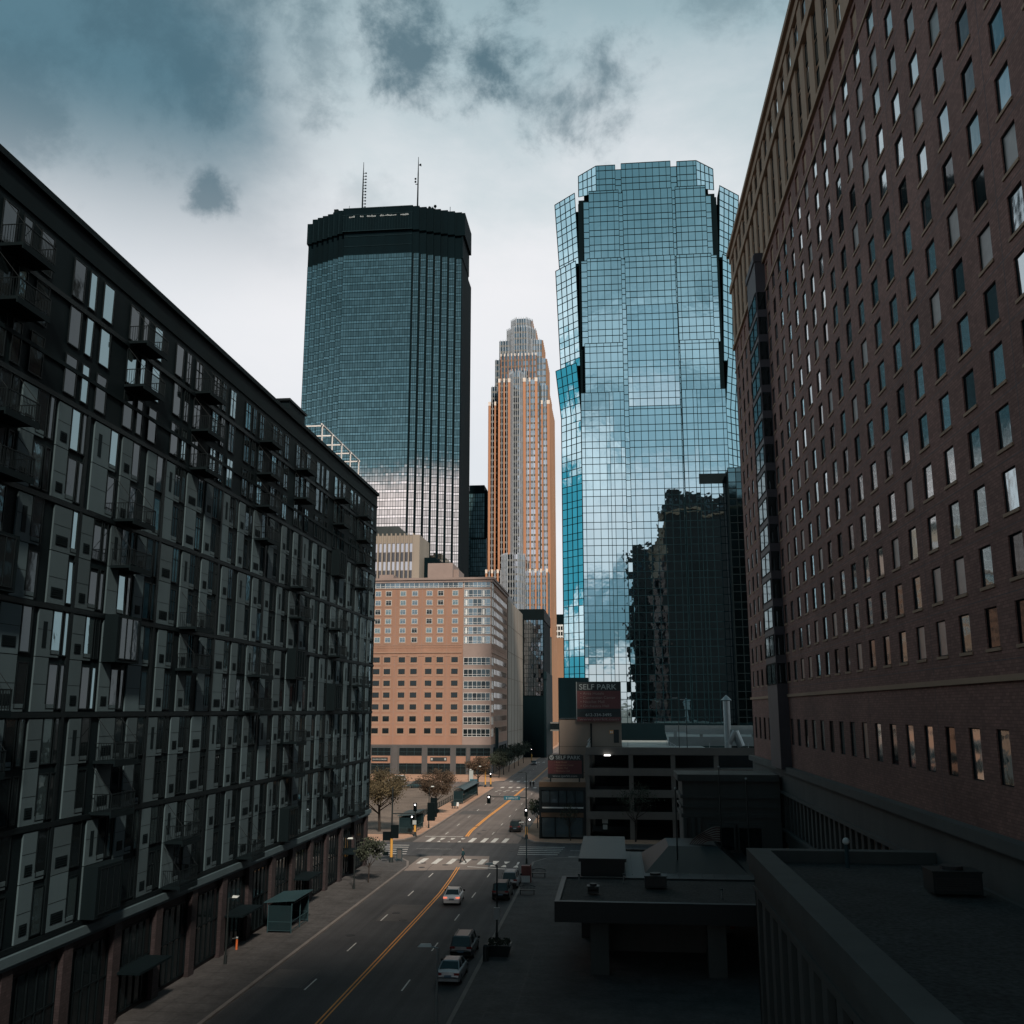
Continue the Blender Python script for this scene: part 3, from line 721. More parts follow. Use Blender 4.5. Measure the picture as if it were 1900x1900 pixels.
def signboard(par, x0, x1, y, zt, rows):
    z = zt
    for h, mt, nm in rows:
        m = MB(); m.box(x0, x1, y, y+.35, z-h+.002, z); part(nm, m, mt, par); z -= h
signboard(BS, -6.5, 1.35, 179.2, 24.9, ((1.55,'sign_black','header_panel'), (3.15,'sign_red','body_panel'), (1.5,'sign_black','phone_panel'), (.75,'sign_red','web_panel')))
m = MB(); m.box(-6.62, -6.5, 179.15, 179.6, 18.3, 24.95); m.box(1.35, 1.43, 179.15, 179.6, 17.8, 24.95)
for x in (-5.5, -2.5, .5): m.bar((x, 179.6, 23), (x, 183, 18.3), .15, .15)
part('frame', m, 'grey_metal', BS)
text('lettering', 'SELF PARK', 1.35, (-6.1, 179.17, 23.6), 'sign_white', BS, .012, width=6.7)
for i, s in enumerate(('\u2022 Area Hotels', '\u2022 Convention Center', '\u2022 Nicollet Mall', '\u2022 Orchestra Hall')):
    text('lettering', s, .68, (-5.9, 179.17, 22.68-i*.74), 'hotel_band', BS, width=(4.2, 6.3, 4.3, 5.1)[i])
text('lettering', 'MONTHLY PARKING AVAILABLE', .42, (-6.25, 179.17, 19.65), 'teal_metal', BS, width=7.2)
text('lettering', '612-334-3495', .72, (-5.0, 179.17, 18.88), 'sign_white', BS, width=4.6)
text('lettering', 'www.iparkit.com', .62, (-6.1, 179.17, 18.15), 'hotel_band', BS, width=7.0)
SS = thing('roof_parking_sign', 'smaller sign reading SELF PARK with round logo on top of the corner shop', 'sign', (-8, 161, 9))
signboard(SS, -10.6, -5.2, 160.5, 13.0, ((.95,'sign_black','header_panel'), (2.05,'sign_red','body_panel'), (.68,'sign_black','web_panel')))
m = MB()
for x in (-10.2, -5.6): m.bar((x, 160.8, 8.6), (x, 160.8, 9.4), .15, .15)
m.box(-5.2, -4.9, 160.6, 161, 9.3, 12.9); part('frame', m, 'dark_metal', SS)
text('lettering', 'SELF PARK', .78, (-9.35, 160.47, 12.25), 'sign_white', SS, .01, width=3.95)
m = MB(); m.tube((-9.98, 160.5, 12.52), (-9.98, 160.46, 12.52), .37, n=24); lg = part('logo_disc', m, 'sign_white', SS)
m = MB(); m.bar((-10.2, 160.45, 12.6), (-10.0, 160.45, 12.38), .03, .1); m.bar((-10.02, 160.45, 12.36), (-9.74, 160.45, 12.74), .03, .11); part('tick_mark', m, 'sign_black', lg)
for i, s in enumerate(('\u2022 Area Hotels', '\u2022 Convention Center', '\u2022 Nicollet Mall', '\u2022 Orchestra Hall')):
    text('lettering', s, .42, (-9.55, 160.47, 11.67-i*.46), 'hotel_surround', SS, width=(2.0, 3.1, 2.1, 2.4)[i])
text('lettering', 'www.iparkit.com', .5, (-9.85, 160.47, 9.5), 'sign_white', SS, width=3.9)
SH = thing('corner_shop', 'two-storey dark glazed corner shop with a white band under its upper windows', 'shop', (-8.3, 160, 0))
m = MB(); m.box(-11.7, -4.9, 160.3, 172, 0, 8.0); part('wall', m, 'dark_metal', SH)
m = MB(); m.box(-12.0, -4.6, 159.9, 172.2, 8.0, 8.25); m.box(-12.0, -4.6, 159.9, 172.2, 8.25, 8.75); part('roof_slab', m, 'shop_wood', SH)
m = MB(); m.box(-12.0, -11.7, 159.9, 171, 0, 8.0); m.box(-4.9, -4.6, 159.9, 171, 0, 8.0); m.box(-11.7, -4.9, 159.95, 160.3, 4.1, 5.0); m.box(-11.7, -4.9, 159.95, 160.3, 7.5, 8.0); part('frame', m, 'canopy_metal', SH)
m = MB(); m.box(-11.5, -5.0, 159.9, 159.95, 4.75, 4.95); m.m = 0; part('white_band', m, 'frame_white', SH)
m = MB(); m.box(-11.7, -5.0, 160.05, 160.3, 3.4, 4.1); part('sign_fascia', m, 'shop_wood', SH)
for i in range(5):
    x = -11.6+i*1.34; m = MB(); m.box(x, x+1.22, 160.2, 160.28, 5.6, 7.4); w_ = part('window', m, 'shop_glass', SH)
    m = MB(); m.box(x-.05, x, 160.1, 160.3, 5.0, 7.5); part('frame', m, 'mullion_dark', w_)
for i in range(3):
    x = -11.6+i*2.2; m = MB(); m.box(x, x+2.0, 160.2, 160.28, .4, 3.3); w_ = part('window', m, 'shop_glass', SH)
    m = MB(); m.box(x-.06, x, 160.1, 160.3, .2, 3.4); m.box(x, x+2, 160.1, 160.2, .3, .4); part('frame', m, 'mullion_dark', w_)
# roof duct and light masts on the ramp
D_ = thing('roof_duct', 'grey bent ventilation duct with a conical cap on the car park roof', 'duct', (20.6, 182, 13))
m = MB(); m.tube((20.3, 182, 13.2), (20.3, 182, 21.6), .62, n=12); m.tube((20.3, 182, 14.2), (21.6, 182, 16.2), .7, n=12); m.tube((21.6, 182, 16.2), (22.6, 182, 13.6), .7, n=12); part('pipe', m, 'grey_metal', D_)
m = MB(); m.tube((20.3, 182, 21.7), (20.3, 182, 22.6), 1.0, .08, 12); part('cap', m, 'grey_metal', D_)
for x, h, lab in ((11.6, 22.1, 'thin light mast on the car park roof, the taller of the two'), (13.0, 21.8, 'thin light mast on the car park roof, right of the taller one')):
    t_ = thing('light_mast', lab, 'light mast', (x, 181, 13.3), group='light masts on the car park roof')
    m = MB(); m.tube((x, 181, 13.3), (x, 181, h), .07, .05, 6); part('pole', m, 'dark_metal', t_)
    m = MB(); m.box(x-1.0, x-.1, 180.85, 181.15, h-.08, h+.06); part('lamp_head', m, 'grey_metal', t_)

# ------------------------------------------------------------------ hotel (centre)
H = thing('orange_brick_hotel', 'broad orange-brown brick hotel with a grid of square windows beyond the parking lot', 'hotel', (-38.5, 312, 0))
HX, HY, HZ = -38.5, 312, 62.2
m = MB(); m.box(-112, HX, HY, 360, 9.0, HZ-1.6); part('wall', m, 'hotel_brick', H)
m = MB(); m.box(-112, HX+.05, HY-.05, 360.05, 0, 9.0)
m.box(-112, HX+.1, HY-.12, 360.1, 8.6, 9.2); part('stone_base', m, 'hotel_base', H)
m = MB(); m.box(-112, HX+.9, HY-.9, 360.5, HZ-.7, HZ); m.box(-112, HX+.5, HY-.5, 360.3, HZ-1.5, HZ-.7); part('roof_cornice', m, 'hotel_band', H)
m = MB()
for z, h, d in ((37.9, .4, .22), (40.3, .15, .1), (39.6, .12, .1), (36.9, .15, .1), (58.7, .25, .15)): m.box(-112, -48.0, HY-d, HY+.2, z, z+h)
for z, h, d in ((37.9, .4, .22), (40.3, .15, .1), (39.6, .12, .1), (36.9, .15, .1), (58.7, .25, .15)): m.box(HX-.2, HX+d, HY, 360, z, z+h)
part('string_course', m, 'hotel_surround', H)
cols_ = [-75.8, -72.3, -67.5, -63.6, -58.8, -55.1, -50.3]; cols_ += [-80.5, -84.2, -89]
upz = [57.2-.85-i*3.0 for i in range(6)]; loz = [36.0-1.0-i*3.72 for i in range(8)]
joint = MB()
wl = []
for x in cols_:
    for z in upz:
        wl.append((x, HY-.10, z, 1.9, 1.65))
    for z in loz:
        if z < 9.3: continue
        wl.append((x, HY-.10, z, 2.05, 1.6))
for z in upz+loz: joint.box(-112, -48, HY-.012, HY, z-.78, z-.72)
for x in (-69.9, -61.2, -53, -78.2): joint.box(x-.04, x+.04, HY-.014, HY, 9.2, 58.5)
part('mortar_joint', joint, 'hotel_band', H)
up_ = [w for w in wl if w[2] > 40]; lo_ = [w for w in wl if w[2] < 40]
up_.sort(key=lambda w: w[0] < -77); lo_.sort(key=lambda w: w[0] < -77)
place_windows(H, [w for w in up_ if w[0] > -77], R(180), 'frame_white', ['hotel_glass', 'hotel_glass', 'window_glass', 'window_dark'], 42, t=.1, surround='hotel_surround')
place_windows(H, [w for w in lo_ if w[0] > -77], R(180), 'mullion_dark', ['window_dark'], 56, cross=False, t=.06, surround='hotel_surround')
place_windows(H, [w for w in wl if w[0] < -77], R(180), 'mullion_dark', ['window_dark'], 0)
# glazed corner and top band
cb = MB()
def ribbon(x0, x1, z0, z1, n, y=HY-.15, up=False, dark=False):
    cg, cf = MB(), MB()
    for i in range(n):
        a, b = x0+(x1-x0)*i/n, x0+(x1-x0)*(i+1)/n
        cg.quad((a,y,z0),(b,y,z0),(b,y,z1),(a,y,z1), random.choice((.5,.8,1.,1.3)))
        cf.box(a-.05, a+.05, y-.1, y, z0, z1)
    cf.box(x1-.05, x1+.05, y-.1, y, z0, z1)
    for z in (z0, z0+(z1-z0)*.3, z1): cf.box(x0, x1, y-.09, y, z-.05, z+.05)
    if up:
        for x in (-46.6, -41.0): cf.box(x-.32, x+.32, y-.14, y-.1, z0+.2, z1-.3)
    part('frame', cf, 'frame_white', part('ribbon_window', cg, 'ribbon_dark' if dark else 'hotel_glass', H))
ribbon(-112, -47.8, 59.0, 60.7, 40)
cb.box(-47.6, -38.4, HY-.14, HY, 9.2, HZ-1.6)
zz = [59.0]+[56.4-i*3.0 for i in range(6)]+[34.6-i*3.72 for i in range(8)]
for z in zz:
    if z > 9.4: ribbon(-47.3, -38.8, z-.5 if z < 58 else z, z+1.8 if z < 58 else z+1.7, 6, HY-.16, 40 < z < 58, z < 40)
for z in zz:                              # corner returns on the street side
    if z < 9.4: continue
    cg, cf = MB(), MB(); y0 = HY; cg.quad((HX+.15,y0,z-.5),(HX+.15,y0+4.6,z-.5),(HX+.15,y0+4.6,z+1.8),(HX+.15,y0,z+1.8), .8)
    for y in (y0+.0, y0+1.5, y0+3.0, y0+4.6): cf.box(HX+.15, HX+.22, y-.05, y+.05, z-.5, z+1.8)
    cf.box(HX+.15, HX+.22, y0, y0+4.6, z-.55, z-.45); cf.box(HX+.15, HX+.22, y0, y0+4.6, z+1.75, z+1.85)
    part('frame', cf, 'frame_white', part('corner_window', cg, 'hotel_glass', H))
part('corner_wall', cb, 'hotel_band', H)
# street-side windows (one surface-like set far down the facade)
sw, sp = MB(), MB(); 
for y in [320.5+i*3.9 for i in range(10)]:
    for z in upz+[q for q in loz if q > 9.4]: sp.box(HX, HX+.06, y-1.4, y+1.4, z-.6, z+2.1); sw.box(HX+.06, HX+.08, y-.95, y+.95, z, z+1.6)
part('surround', sp, 'hotel_surround', part('side_window', sw, 'window_dark', H, kind='stuff'))
# shopfront storeys
for x0, x1 in ((-76.6, -70.5), (-67.6, -60.4), (-58.6, -51.3), (-49.5, -46.4), (-44.9, -38.7)):
    fw, fg, fo = MB(), MB(), MB(); fg.box(x0, x1, HY-.2, HY-.14, 5.9, 8.2); fg.box(x0, x1, HY-.2, HY-.14, .3, 3.4); fo.box(x0, x1, HY-.25, HY-.05, 3.5, 5.75)
    n = max(2, int((x1-x0)/1.8))
    for i in range(n+1): x = x0+(x1-x0)*i/n; fw.box(x-.04, x+.04, HY-.26, HY-.2, 5.9, 8.2); fw.box(x-.04, x+.04, HY-.26, HY-.2, .3, 3.4)
    for z in (5.9, 7.0, 8.2, 2.7, 3.4): fw.box(x0, x1, HY-.255, HY-.2, z-.04, z+.04)
    part('fascia_panel', fo, 'hotel_brick', H); part('pane', fg, 'window_dark', part('shopfront', fw, 'teal_metal', H))
each('pilaster', [(x-.9 if x < -50 else x-.6, x+.9 if x < -50 else x+.5, HY-.3, HY-.05, 0, 8.6) for x in (-69, -59.5, -50.4, -45.6, -77.5)], 'hotel_base', H)
each('side_shopfront', [(HX, HX+.15, 318+i*8, 324+i*8, z, z+2.6) for i in range(5) for z in (.3, 5.6)], 'window_dark', H)
for x0, x1, z0, mt, lab in ((-76.4, -71.3, 4.1, 'sign_black', 'dark fascia sign with a line of pale lettering at the left end'), (-57.6, -52.4, 4.2, 'sign_black', 'dark rounded fascia sign with a pale square at each end'), (-44.0, -39.4, 4.0, 'louvre', 'brown fascia sign near the hotel corner')):
    t_ = MB(); t_.box(x0, x1, HY-.42, HY-.25, z0, z0+1.15); o = part('fascia_sign', t_, mt, H, label=lab)
    t_ = MB()
    if x0 < -70:
        for i in range(14): t_.box(x0+.3+i*.33, x0+.3+i*.33+random.uniform(.12,.24), HY-.44, HY-.42, z0+.42, z0+.72)
    elif x0 < -50: t_.box(x0+.15, x0+.75, HY-.44, HY-.42, z0+.25, z0+.9); t_.box(x1-.75, x1-.2, HY-.44, HY-.42, z0+.25, z0+.95)
    else:
        for i in range(9): t_.box(x0+.4+i*.42, x0+.4+i*.42+.2, HY-.44, HY-.42, z0+.35, z0+.7)
    part('marking', t_, 'sign_white' if x0 < -50 else 'hotel_surround', o)
# roof box, sign blade
m = MB(); m.box(-62.2, -53.6, 326, 340, HZ-.1, 69.2); m.box(-53.6, -51.8, 328, 340, HZ-.1, 67.2); part('penthouse', m, 'hotel_band', H)
m = MB(); m.box(-80, -75, 330, 340, HZ-.1, 66); part('penthouse', m, 'hotel_band', H)
m = MB(); m.box(HX+.2, HX+.5, 322, 322.2, 6, 14.5); m.box(HX+.2, HX+1.3, 321.9, 322.3, 6.2, 14.3); part('blade_sign', m, 'teal_metal', H)
# blank concrete neighbour further down the street
K = thing('concrete_block', 'blank grey-beige concrete building with panel joints behind the orange hotel', 'building', (-38.5, 362, 0))
m = MB(); m.box(-80, -38.3, 361, 421, 0, 60.6); part('wall', m, 'panel_grey', K)
m = MB()
for z in (12, 21.7, 31.4, 41.1, 50.8): m.box(-38.3, -38.24, 361, 421, z, z+.12)
for y in (373, 385, 397, 409): m.box(-38.3, -38.245, y, y+.1, 0, 60)
part('joint', m, 'louvre', K)
m = MB(); m.box(-70, -42, 385, 418, 60.6, 66.5); part('penthouse', m, 'dark_metal', K)
DG = thing('dark_glass_block', 'dark office block with a glossy glass upper front between concrete block and granite tower', 'office block', (-33, 425, 0))
m = MB(); m.box(-60, -29.5, 425.3, 470, 0, 63.0); part('wall', m, 'crown_dark', DG)
mg, mm = MB(), MB(); curtain(mg, mm, [(-38.3,425.2,26),(-29.8,425.2,26),(-29.8,425.2,58.5),(-38.3,425.2,58.5)], even(8), rowsof(26, 58.5, (1.9,)), .16, .12)
mm.box(-34.2, -33.9, 424.9, 425.3, 26, 58.5)
mm.box(-60, -29.2, 425, 470, 58.5, 63.2)
o = part('curtain_wall', mg, 'glass_granite', DG); part('mullion', mm, 'mullion_dark', o)
m = MB(); m.box(-33.8, -28.6, 426, 470, 0, 36); m.box(-32, -28.4, 425.5, 431, 33, 36.2); part('lower_wing', m, 'crown_panel', DG)
SK = thing('skyway', 'enclosed footbridge crossing the far end of the street', 'skyway', (-25, 452, 10))
m = MB(); m.box(-38.5, -8, 452, 456, 10.6, 11.2); m.box(-38.5, -8, 452, 456, 13.9, 14.5); part('deck_beam', m, 'grey_spandrel', SK)
m = MB(); m.box(-38.4, -8.1, 452.2, 455.8, 11.2, 13.9); part('glazing', m, 'window_dark', SK)

# ------------------------------------------------------------------ pale finned office and low dark block behind the hotel
T_ = thing('pale_finned_office', 'small pale office block with vertical fins rising behind the orange hotel on the left', 'office block', (-82, 372, 0))
m = MB(); m.box(-100, -74.6, 372.5, 392, 0, 86.5); part('wall', m, 'beige_wall', T_)
m = MB()
for i in range(14): x = -100+i*1.75; m.box(x, x+.5, 371.6, 372.5, 0, 88.2)
m.box(-100, -76.8, 372.2, 372.5, 84.3, 87.4); m.box(-77.3, -74.4, 371.8, 392.2, 0, 87.6); part('fin', m, 'panel_grey', T_)
mg = MB()
for r_ in range(20):
    z = 84.2-r_*3.6
    for i in range(13): x = -99.5+i*1.75; mg.quad((x,372.4,z-3.4),(x+1.25,372.4,z-3.4),(x+1.25,372.4,z),(x,372.4,z), 1.25 if r_ % 2 == 0 else .25)
part('window_strip', mg, 'glass_granite', T_)
m = MB(); m.hexa([(-97,376,87.6),(-80,376,87.6),(-80,390,87.6),(-97,390,87.6),(-95,377,92),(-84,377,92),(-84,389,92),(-95,389,92)]); part('roof_plant', m, 'dark_metal', T_)
m = MB(); m.box(-77.5, -69.5, 382, 400, 0, 80); m.hexa([(-69.5,382,0),(-62,382,0),(-62,400,0),(-69.5,400,0),(-69.5,382,79.5),(-62.5,382,72.8),(-62.5,400,72.8),(-69.5,400,79.5)])
single('dark_low_block', m, 'crown_dark', 'small dark block with a sloping shoulder between the pale finned office and the roof box', 'building', o=(-70, 382, 0))
Q = thing('teal_slab_tower', 'distant dark teal slab tower squeezed between the black glass tower and the granite tower', 'office tower', (-86, 622, 0))
m = MB(); m.box(-94, -79.8, 622.4, 660, 0, 162); m.box(-81.5, -79.0, 622, 660, 0, 130); m.box(-92, -82, 624, 640, 162, 166); part('wall', m, 'crown_dark', Q)
mg, mm = MB(), MB(); curtain(mg, mm, [(-93.8,622.2,60),(-81.6,622.2,60),(-81.6,622.2,160),(-93.8,622.2,160)], even(8), even(34), .3, .2, tones=(.7,1.4))
mm.m = 0; part('mullion', mm, 'mullion_dark', part('curtain_wall', mg, 'teal_panel', Q)); mg, mm = MB(), MB()
curtain(mg, mm, [(-90.5,620.5,60),(-80.2,620.5,60),(-80.2,620.5,129),(-90.5,620.5,129)], even(8), even(23), .3, .2, tones=(.7,1.4))
mm.box(-90.6, -80.0, 620.7, 623, 0, 129.8)
o = part('curtain_wall', mg, 'teal_panel', Q); part('mullion', mm, 'mullion_dark', o)
m = MB(); m.box(-80.15, -79.85, 620.4, 623, 60, 129.6); part('corner_fin', m, 'white_fin', Q)
m = MB(); m.box(-96, -93.6, 606, 622, 0, 163)
single('dark_far_slab', m, 'crown_panel', 'thin very dark slab touching the right edge of the black glass tower', 'office tower', o=(-94, 600, 0))
W_ = thing('white_grid_block', 'distant pale block with a grid of small dark windows beside the granite tower', 'office block', (-36, 700, 0))
m = MB(); m.box(-45, -28, 700, 720, 0, 80); part('wall', m, 'frame_white', W_)
m = MB(); m.box(-45, -28, 699.8, 720, 80, 87.2); part('roof_storey', m, 'crown_dark', W_)
m = MB()
for r_ in range(14):
    for i in range(6): m.box(-39+i*1.9-1, -39+i*1.9+.3, 699.8, 700, 76-r_*3.9, 78.6-r_*3.9)
part('window', m, 'window_dark', W_, kind='stuff')
m = MB(); m.box(-40, -26, 640, 690, 0, 66); m.box(-36, -26, 620, 640, 0, 40)
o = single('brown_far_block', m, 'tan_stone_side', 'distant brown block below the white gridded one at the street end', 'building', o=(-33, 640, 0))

# ------------------------------------------------------------------ granite tower with orange piers
W = thing('stepped_granite_tower', 'slender stepped skyscraper with orange stone piers and a drum crown at the street end', 'skyscraper', (-51, 545, 0))
core, pier, caps, fins, spn, pane, side = MB(), MB(), MB(), MB(), MB(), MB(), MB()
def face(x0, x1, y, z0, z1, piers, fl_=3.9, cap=5., bright=(.35, 1.), pw=1.0, fin=(), mull=0):
    """front wall at y: panes and spandrels storey by storey, piers [(x, width)], slim fins"""
    n = max(1, int((z1-z0)/fl_)); k = max(1, int((x1-x0)/1.6)); spn, pane = MB(), MB()
    for j in range(n):
        z = z1-(j+1)*fl_
        spn.box(x0, x1, y-.10, y, z, z+1.2)
        for i in range(k):
            a, b = x0+(x1-x0)*i/k, x0+(x1-x0)*(i+1)/k
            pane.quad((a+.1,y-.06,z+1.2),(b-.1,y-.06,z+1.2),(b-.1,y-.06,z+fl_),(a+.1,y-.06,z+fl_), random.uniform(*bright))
    part('spandrel', spn, 'grey_spandrel', part('glazing', pane, 'glass_granite', W))
    for x, w in piers:
        pier.box(x-w/2, x+w/2, y-1.0, y, z0, z1-cap*.3 if cap else z1+.3)
        if cap: caps.box(x-w/2-.1, x+w/2+.1, y-1.1, y+.1, z1-cap*.3, z1+.9)
    for x, w in fin: fins.box(x-w/2, x+w/2, y-.55, y-.1, z0, z1+.6)
# E: front panels
core.box(-63.6, -39.5, 545, 560, 0, 210.4)
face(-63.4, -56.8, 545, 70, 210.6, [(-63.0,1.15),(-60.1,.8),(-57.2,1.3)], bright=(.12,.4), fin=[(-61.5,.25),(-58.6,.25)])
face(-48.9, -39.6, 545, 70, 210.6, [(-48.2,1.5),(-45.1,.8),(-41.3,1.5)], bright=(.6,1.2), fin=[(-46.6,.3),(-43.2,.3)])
# F: outer panels
core.box(-70.1, -33.6, 549, 590, 0, 197.4)
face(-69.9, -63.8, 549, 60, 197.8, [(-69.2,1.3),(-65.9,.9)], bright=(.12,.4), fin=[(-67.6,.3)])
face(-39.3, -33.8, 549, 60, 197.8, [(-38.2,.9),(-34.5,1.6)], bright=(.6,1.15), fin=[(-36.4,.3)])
# G/D/C shoulders
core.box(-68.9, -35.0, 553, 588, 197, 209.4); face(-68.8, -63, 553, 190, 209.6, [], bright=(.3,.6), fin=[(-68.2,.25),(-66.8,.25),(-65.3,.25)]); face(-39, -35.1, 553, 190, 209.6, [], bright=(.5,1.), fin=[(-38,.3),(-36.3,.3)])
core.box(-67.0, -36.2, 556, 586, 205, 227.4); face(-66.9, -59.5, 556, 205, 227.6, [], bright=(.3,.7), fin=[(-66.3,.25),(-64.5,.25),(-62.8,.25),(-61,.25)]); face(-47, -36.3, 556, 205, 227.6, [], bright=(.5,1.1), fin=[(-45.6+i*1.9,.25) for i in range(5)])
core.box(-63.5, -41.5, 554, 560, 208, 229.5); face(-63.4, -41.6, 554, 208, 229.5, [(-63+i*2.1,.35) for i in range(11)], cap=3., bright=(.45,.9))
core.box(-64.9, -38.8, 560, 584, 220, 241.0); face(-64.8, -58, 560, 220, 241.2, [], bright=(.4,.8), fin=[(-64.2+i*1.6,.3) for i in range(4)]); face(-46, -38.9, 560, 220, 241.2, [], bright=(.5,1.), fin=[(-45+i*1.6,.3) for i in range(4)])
# drums: half-octagonal bays with slim white ribs
def drum(cx, yf, hw_, z0, z1, depth, nfin, capped=True, bright=(.3, .8), ribw=.26, fl_=3.9):
    a = hw_*.45; spn, pane = MB(), MB()
    P = [(cx-hw_, yf+depth), (cx-a, yf), (cx+a, yf), (cx+hw_, yf+depth)]
    core.prism([P[0], P[1], P[2], P[3], (cx+hw_, yf+depth+8), (cx-hw_, yf+depth+8)], z0, z1)
    for (p, q), n in zip(zip(P, P[1:]), (nfin, nfin, nfin)):
        dx, dy = q[0]-p[0], q[1]-p[1]; l = math.hypot(dx, dy); u = (dx/l, dy/l); nn = (u[1], -u[0]); fr_ = (p, u, nn)
        for i in range(n+1): t = l*i/n; fins.fb(fr_, t-ribw/2, t+ribw/2, z0, z1+.9, 0, .5)
        rows = int((z1-z0)/fl_)
        for j in range(rows):
            z = z1-(j+1)*fl_; spn.fb(fr_, 0, l, z, z+1.2, 0, .08)
            for i in range(n):
                A_, B_ = l*i/n+.25, l*(i+1)/n-.25; o = .06
                pa = (p[0]+u[0]*A_+nn[0]*o, p[1]+u[1]*A_+nn[1]*o); pb = (p[0]+u[0]*B_+nn[0]*o, p[1]+u[1]*B_+nn[1]*o)
                pane.quad((*pa, z+1.2), (*pb, z+1.2), (*pb, z+fl_), (*pa, z+fl_), random.uniform(*bright))
    part('spandrel', spn, 'grey_spandrel', part('bay_glazing', pane, 'glass_granite', W))
drum(-52.8, 542.6, 4.0, 60, 214.5, 3.2, 3, bright=(.3, 1.2))
drum(-52.4, 551.8, 7.8, 205, 219, 4.2, 4)
drum(-51.6, 557.2, 8.6, 218, 248.6, 5, 5)
drum(-51.4, 560.2, 6.4, 247, 255.4, 4, 4, bright=(.5, 1.))
# lower fronted wings
drum(-53.5, 528, 6.2, 40, 104, 4, 4, bright=(.5, 1.3))
core.box(-69.3, -57, 533, 549, 0, 95.2); face(-69.2, -58.6, 533, 30, 95.4, [(-68.6+i*3.2,1.0) for i in range(4)], bright=(.15,.5), cap=4, fin=[(-67+i*3.2,.5) for i in range(3)])
core.box(-48.5, -34.2, 533, 549, 0, 95.2); face(-48.2, -34.4, 533, 30, 95.4, [(-47.4+i*3.1,.9) for i in range(5)], bright=(.7,1.35), cap=4, fin=[(-45.8+i*3.1,.3) for i in range(4)])
# street-side face, plain stone with steps and shallow ribs
for x, y0, y1, z0, z1 in ((-33.6,549,590,0,197.4), (-35.0,553,588,197.4,207), (-36.2,556,586,207,227.4), (-38.8,560,584,227.4,241), (-43.0,562,582,241,248.4), (-45.2,563,580,248.4,255)):
    side.box(x, x+.35, y0+.2, y1, z0, z1)
    for i in range(int((y1-y0)/4)): y = y0+1.5+i*4; side.box(x+.35, x+.7, y, y+1.1, z0, z1+.4)
part('core_wall', core, 'grey_core', W); part('stone_pier', pier, 'tan_stone', W); part('pier_cap', caps, 'pale_cap', W); part('rib', fins, 'white_fin', W)
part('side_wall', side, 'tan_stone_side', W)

# ------------------------------------------------------------------ black glass tower (left)
I = thing('dark_glass_skyscraper', 'massive dark teal glass skyscraper with stepped corners and two masts on its black crown', 'skyscraper', (-100, 400, 0))
ZG, ZC, ZT = 222.0, 233.0, 244.6
mg, mm, dk, cr, cr2 = MB(), MB(), MB(), MB(), MB()
rows = rowsof(20, ZG, (2.45, 1.25)); bands = (.78, 1.2)
def icw(q, cols, bw, tones, hw=None):
    a, b = MB(), MB(); curtain(a, b, q, cols, rows, bw, .07, .0012, tones, bands, hw); part('mullion', b, 'mullion', part('curtain_wall', a, 'glass_dark_tower', I))
segs = [(-117.6, -86.2, 400.0)]
for i in range(7): segs.append((-117.6-(i+1)*2.83, -117.6-i*2.83, 400.0+(i+1)*1.38))
icw([(-117.6,400,20),(-86.2,400,20),(-86.2,400,ZG),(-117.6,400,ZG)], even(27), .13, (.78, 1.12), .22)
for i in range(7):
    x1 = -117.6-i*2.83; x0 = x1-2.83; y = 400+(i+1)*1.38
    icw([(x0,y,20),(x1,y,20),(x1,y,ZG),(x0,y,ZG)], even(3), .13, (.72, 1.12), .22)
    dk.box(x1-.12, x1+.12, y-1.38, y+.1, 20, ZG)
    cr.box(x0, x1, y-.05, 430, ZG, ZC); cr.box(x0-.6, x1-.6, y-.9, 431, ZC, ZT if i < 6 else ZT-1.4)
    cr2.box(x0-.1, x0+.1, y-.97, y-.8, ZC, ZT-1.6)
for i in range(7):
    x0 = -86.2+i*3.05; x1 = x0+3.05; y = 400+(i+.6)*1.3
    icw([(x0+.7,y,20),(x1-.0,y,20),(x1-.0,y,ZG),(x0+.7,y,ZG)], even(3), .13, (.8, 1.12), .22)
    dk.box(x0, x0+.7, y-.5, y+1.6, 20, ZG+.3)
    cr.box(x0, x1, y-.05, 430, ZG, ZC); cr.box(x0+.1, x1+.1, y-1.0, 431, ZC, ZT)
    cr2.box(x0+.0, x0+.16, y-1.1, y-.9, ZC, ZT-.6)
cr.box(-117.6, -86.2, 399.95, 430, ZG, ZC); cr.box(-118.2, -85.9, 399.0, 431, ZC, ZT)
for i in range(26): x = -117.8+i*1.25; cr2.box(x-.07, x+.07, 398.9, 399.05, ZC+.4, ZT-3.6)
cr2.box(-118.3, -85.9, 398.85, 399.0, ZT-3.6, ZT-3.3); cr2.box(-118.3, -85.9, 398.85, 399.0, ZT-.5, ZT); cr2.box(-118.3, -85.9, 398.8, 399.0, ZC, ZC+.35)
cr2.box(-117.6, -86.2, 399.8, 399.95, ZC-2.2, ZC-1.9); cr2.box(-117.6, -86.2, 399.8, 399.95, ZG+4, ZG+4.25)
dk.box(-136, -64.9, 411, 440, 0, ZG); dk.box(-117.5, -86.3, 400.3, 412, 0, ZG)
for i in range(7): dk.box(-117.6-(i+1)*2.83+.02, -117.6-i*2.83+.02, 400.35+(i+1)*1.38, 420, 0, ZG); dk.box(-86.2+i*3.05, -86.2+(i+1)*3.05, 400.35+(i+.6)*1.3+.3, 420, 0, ZG)
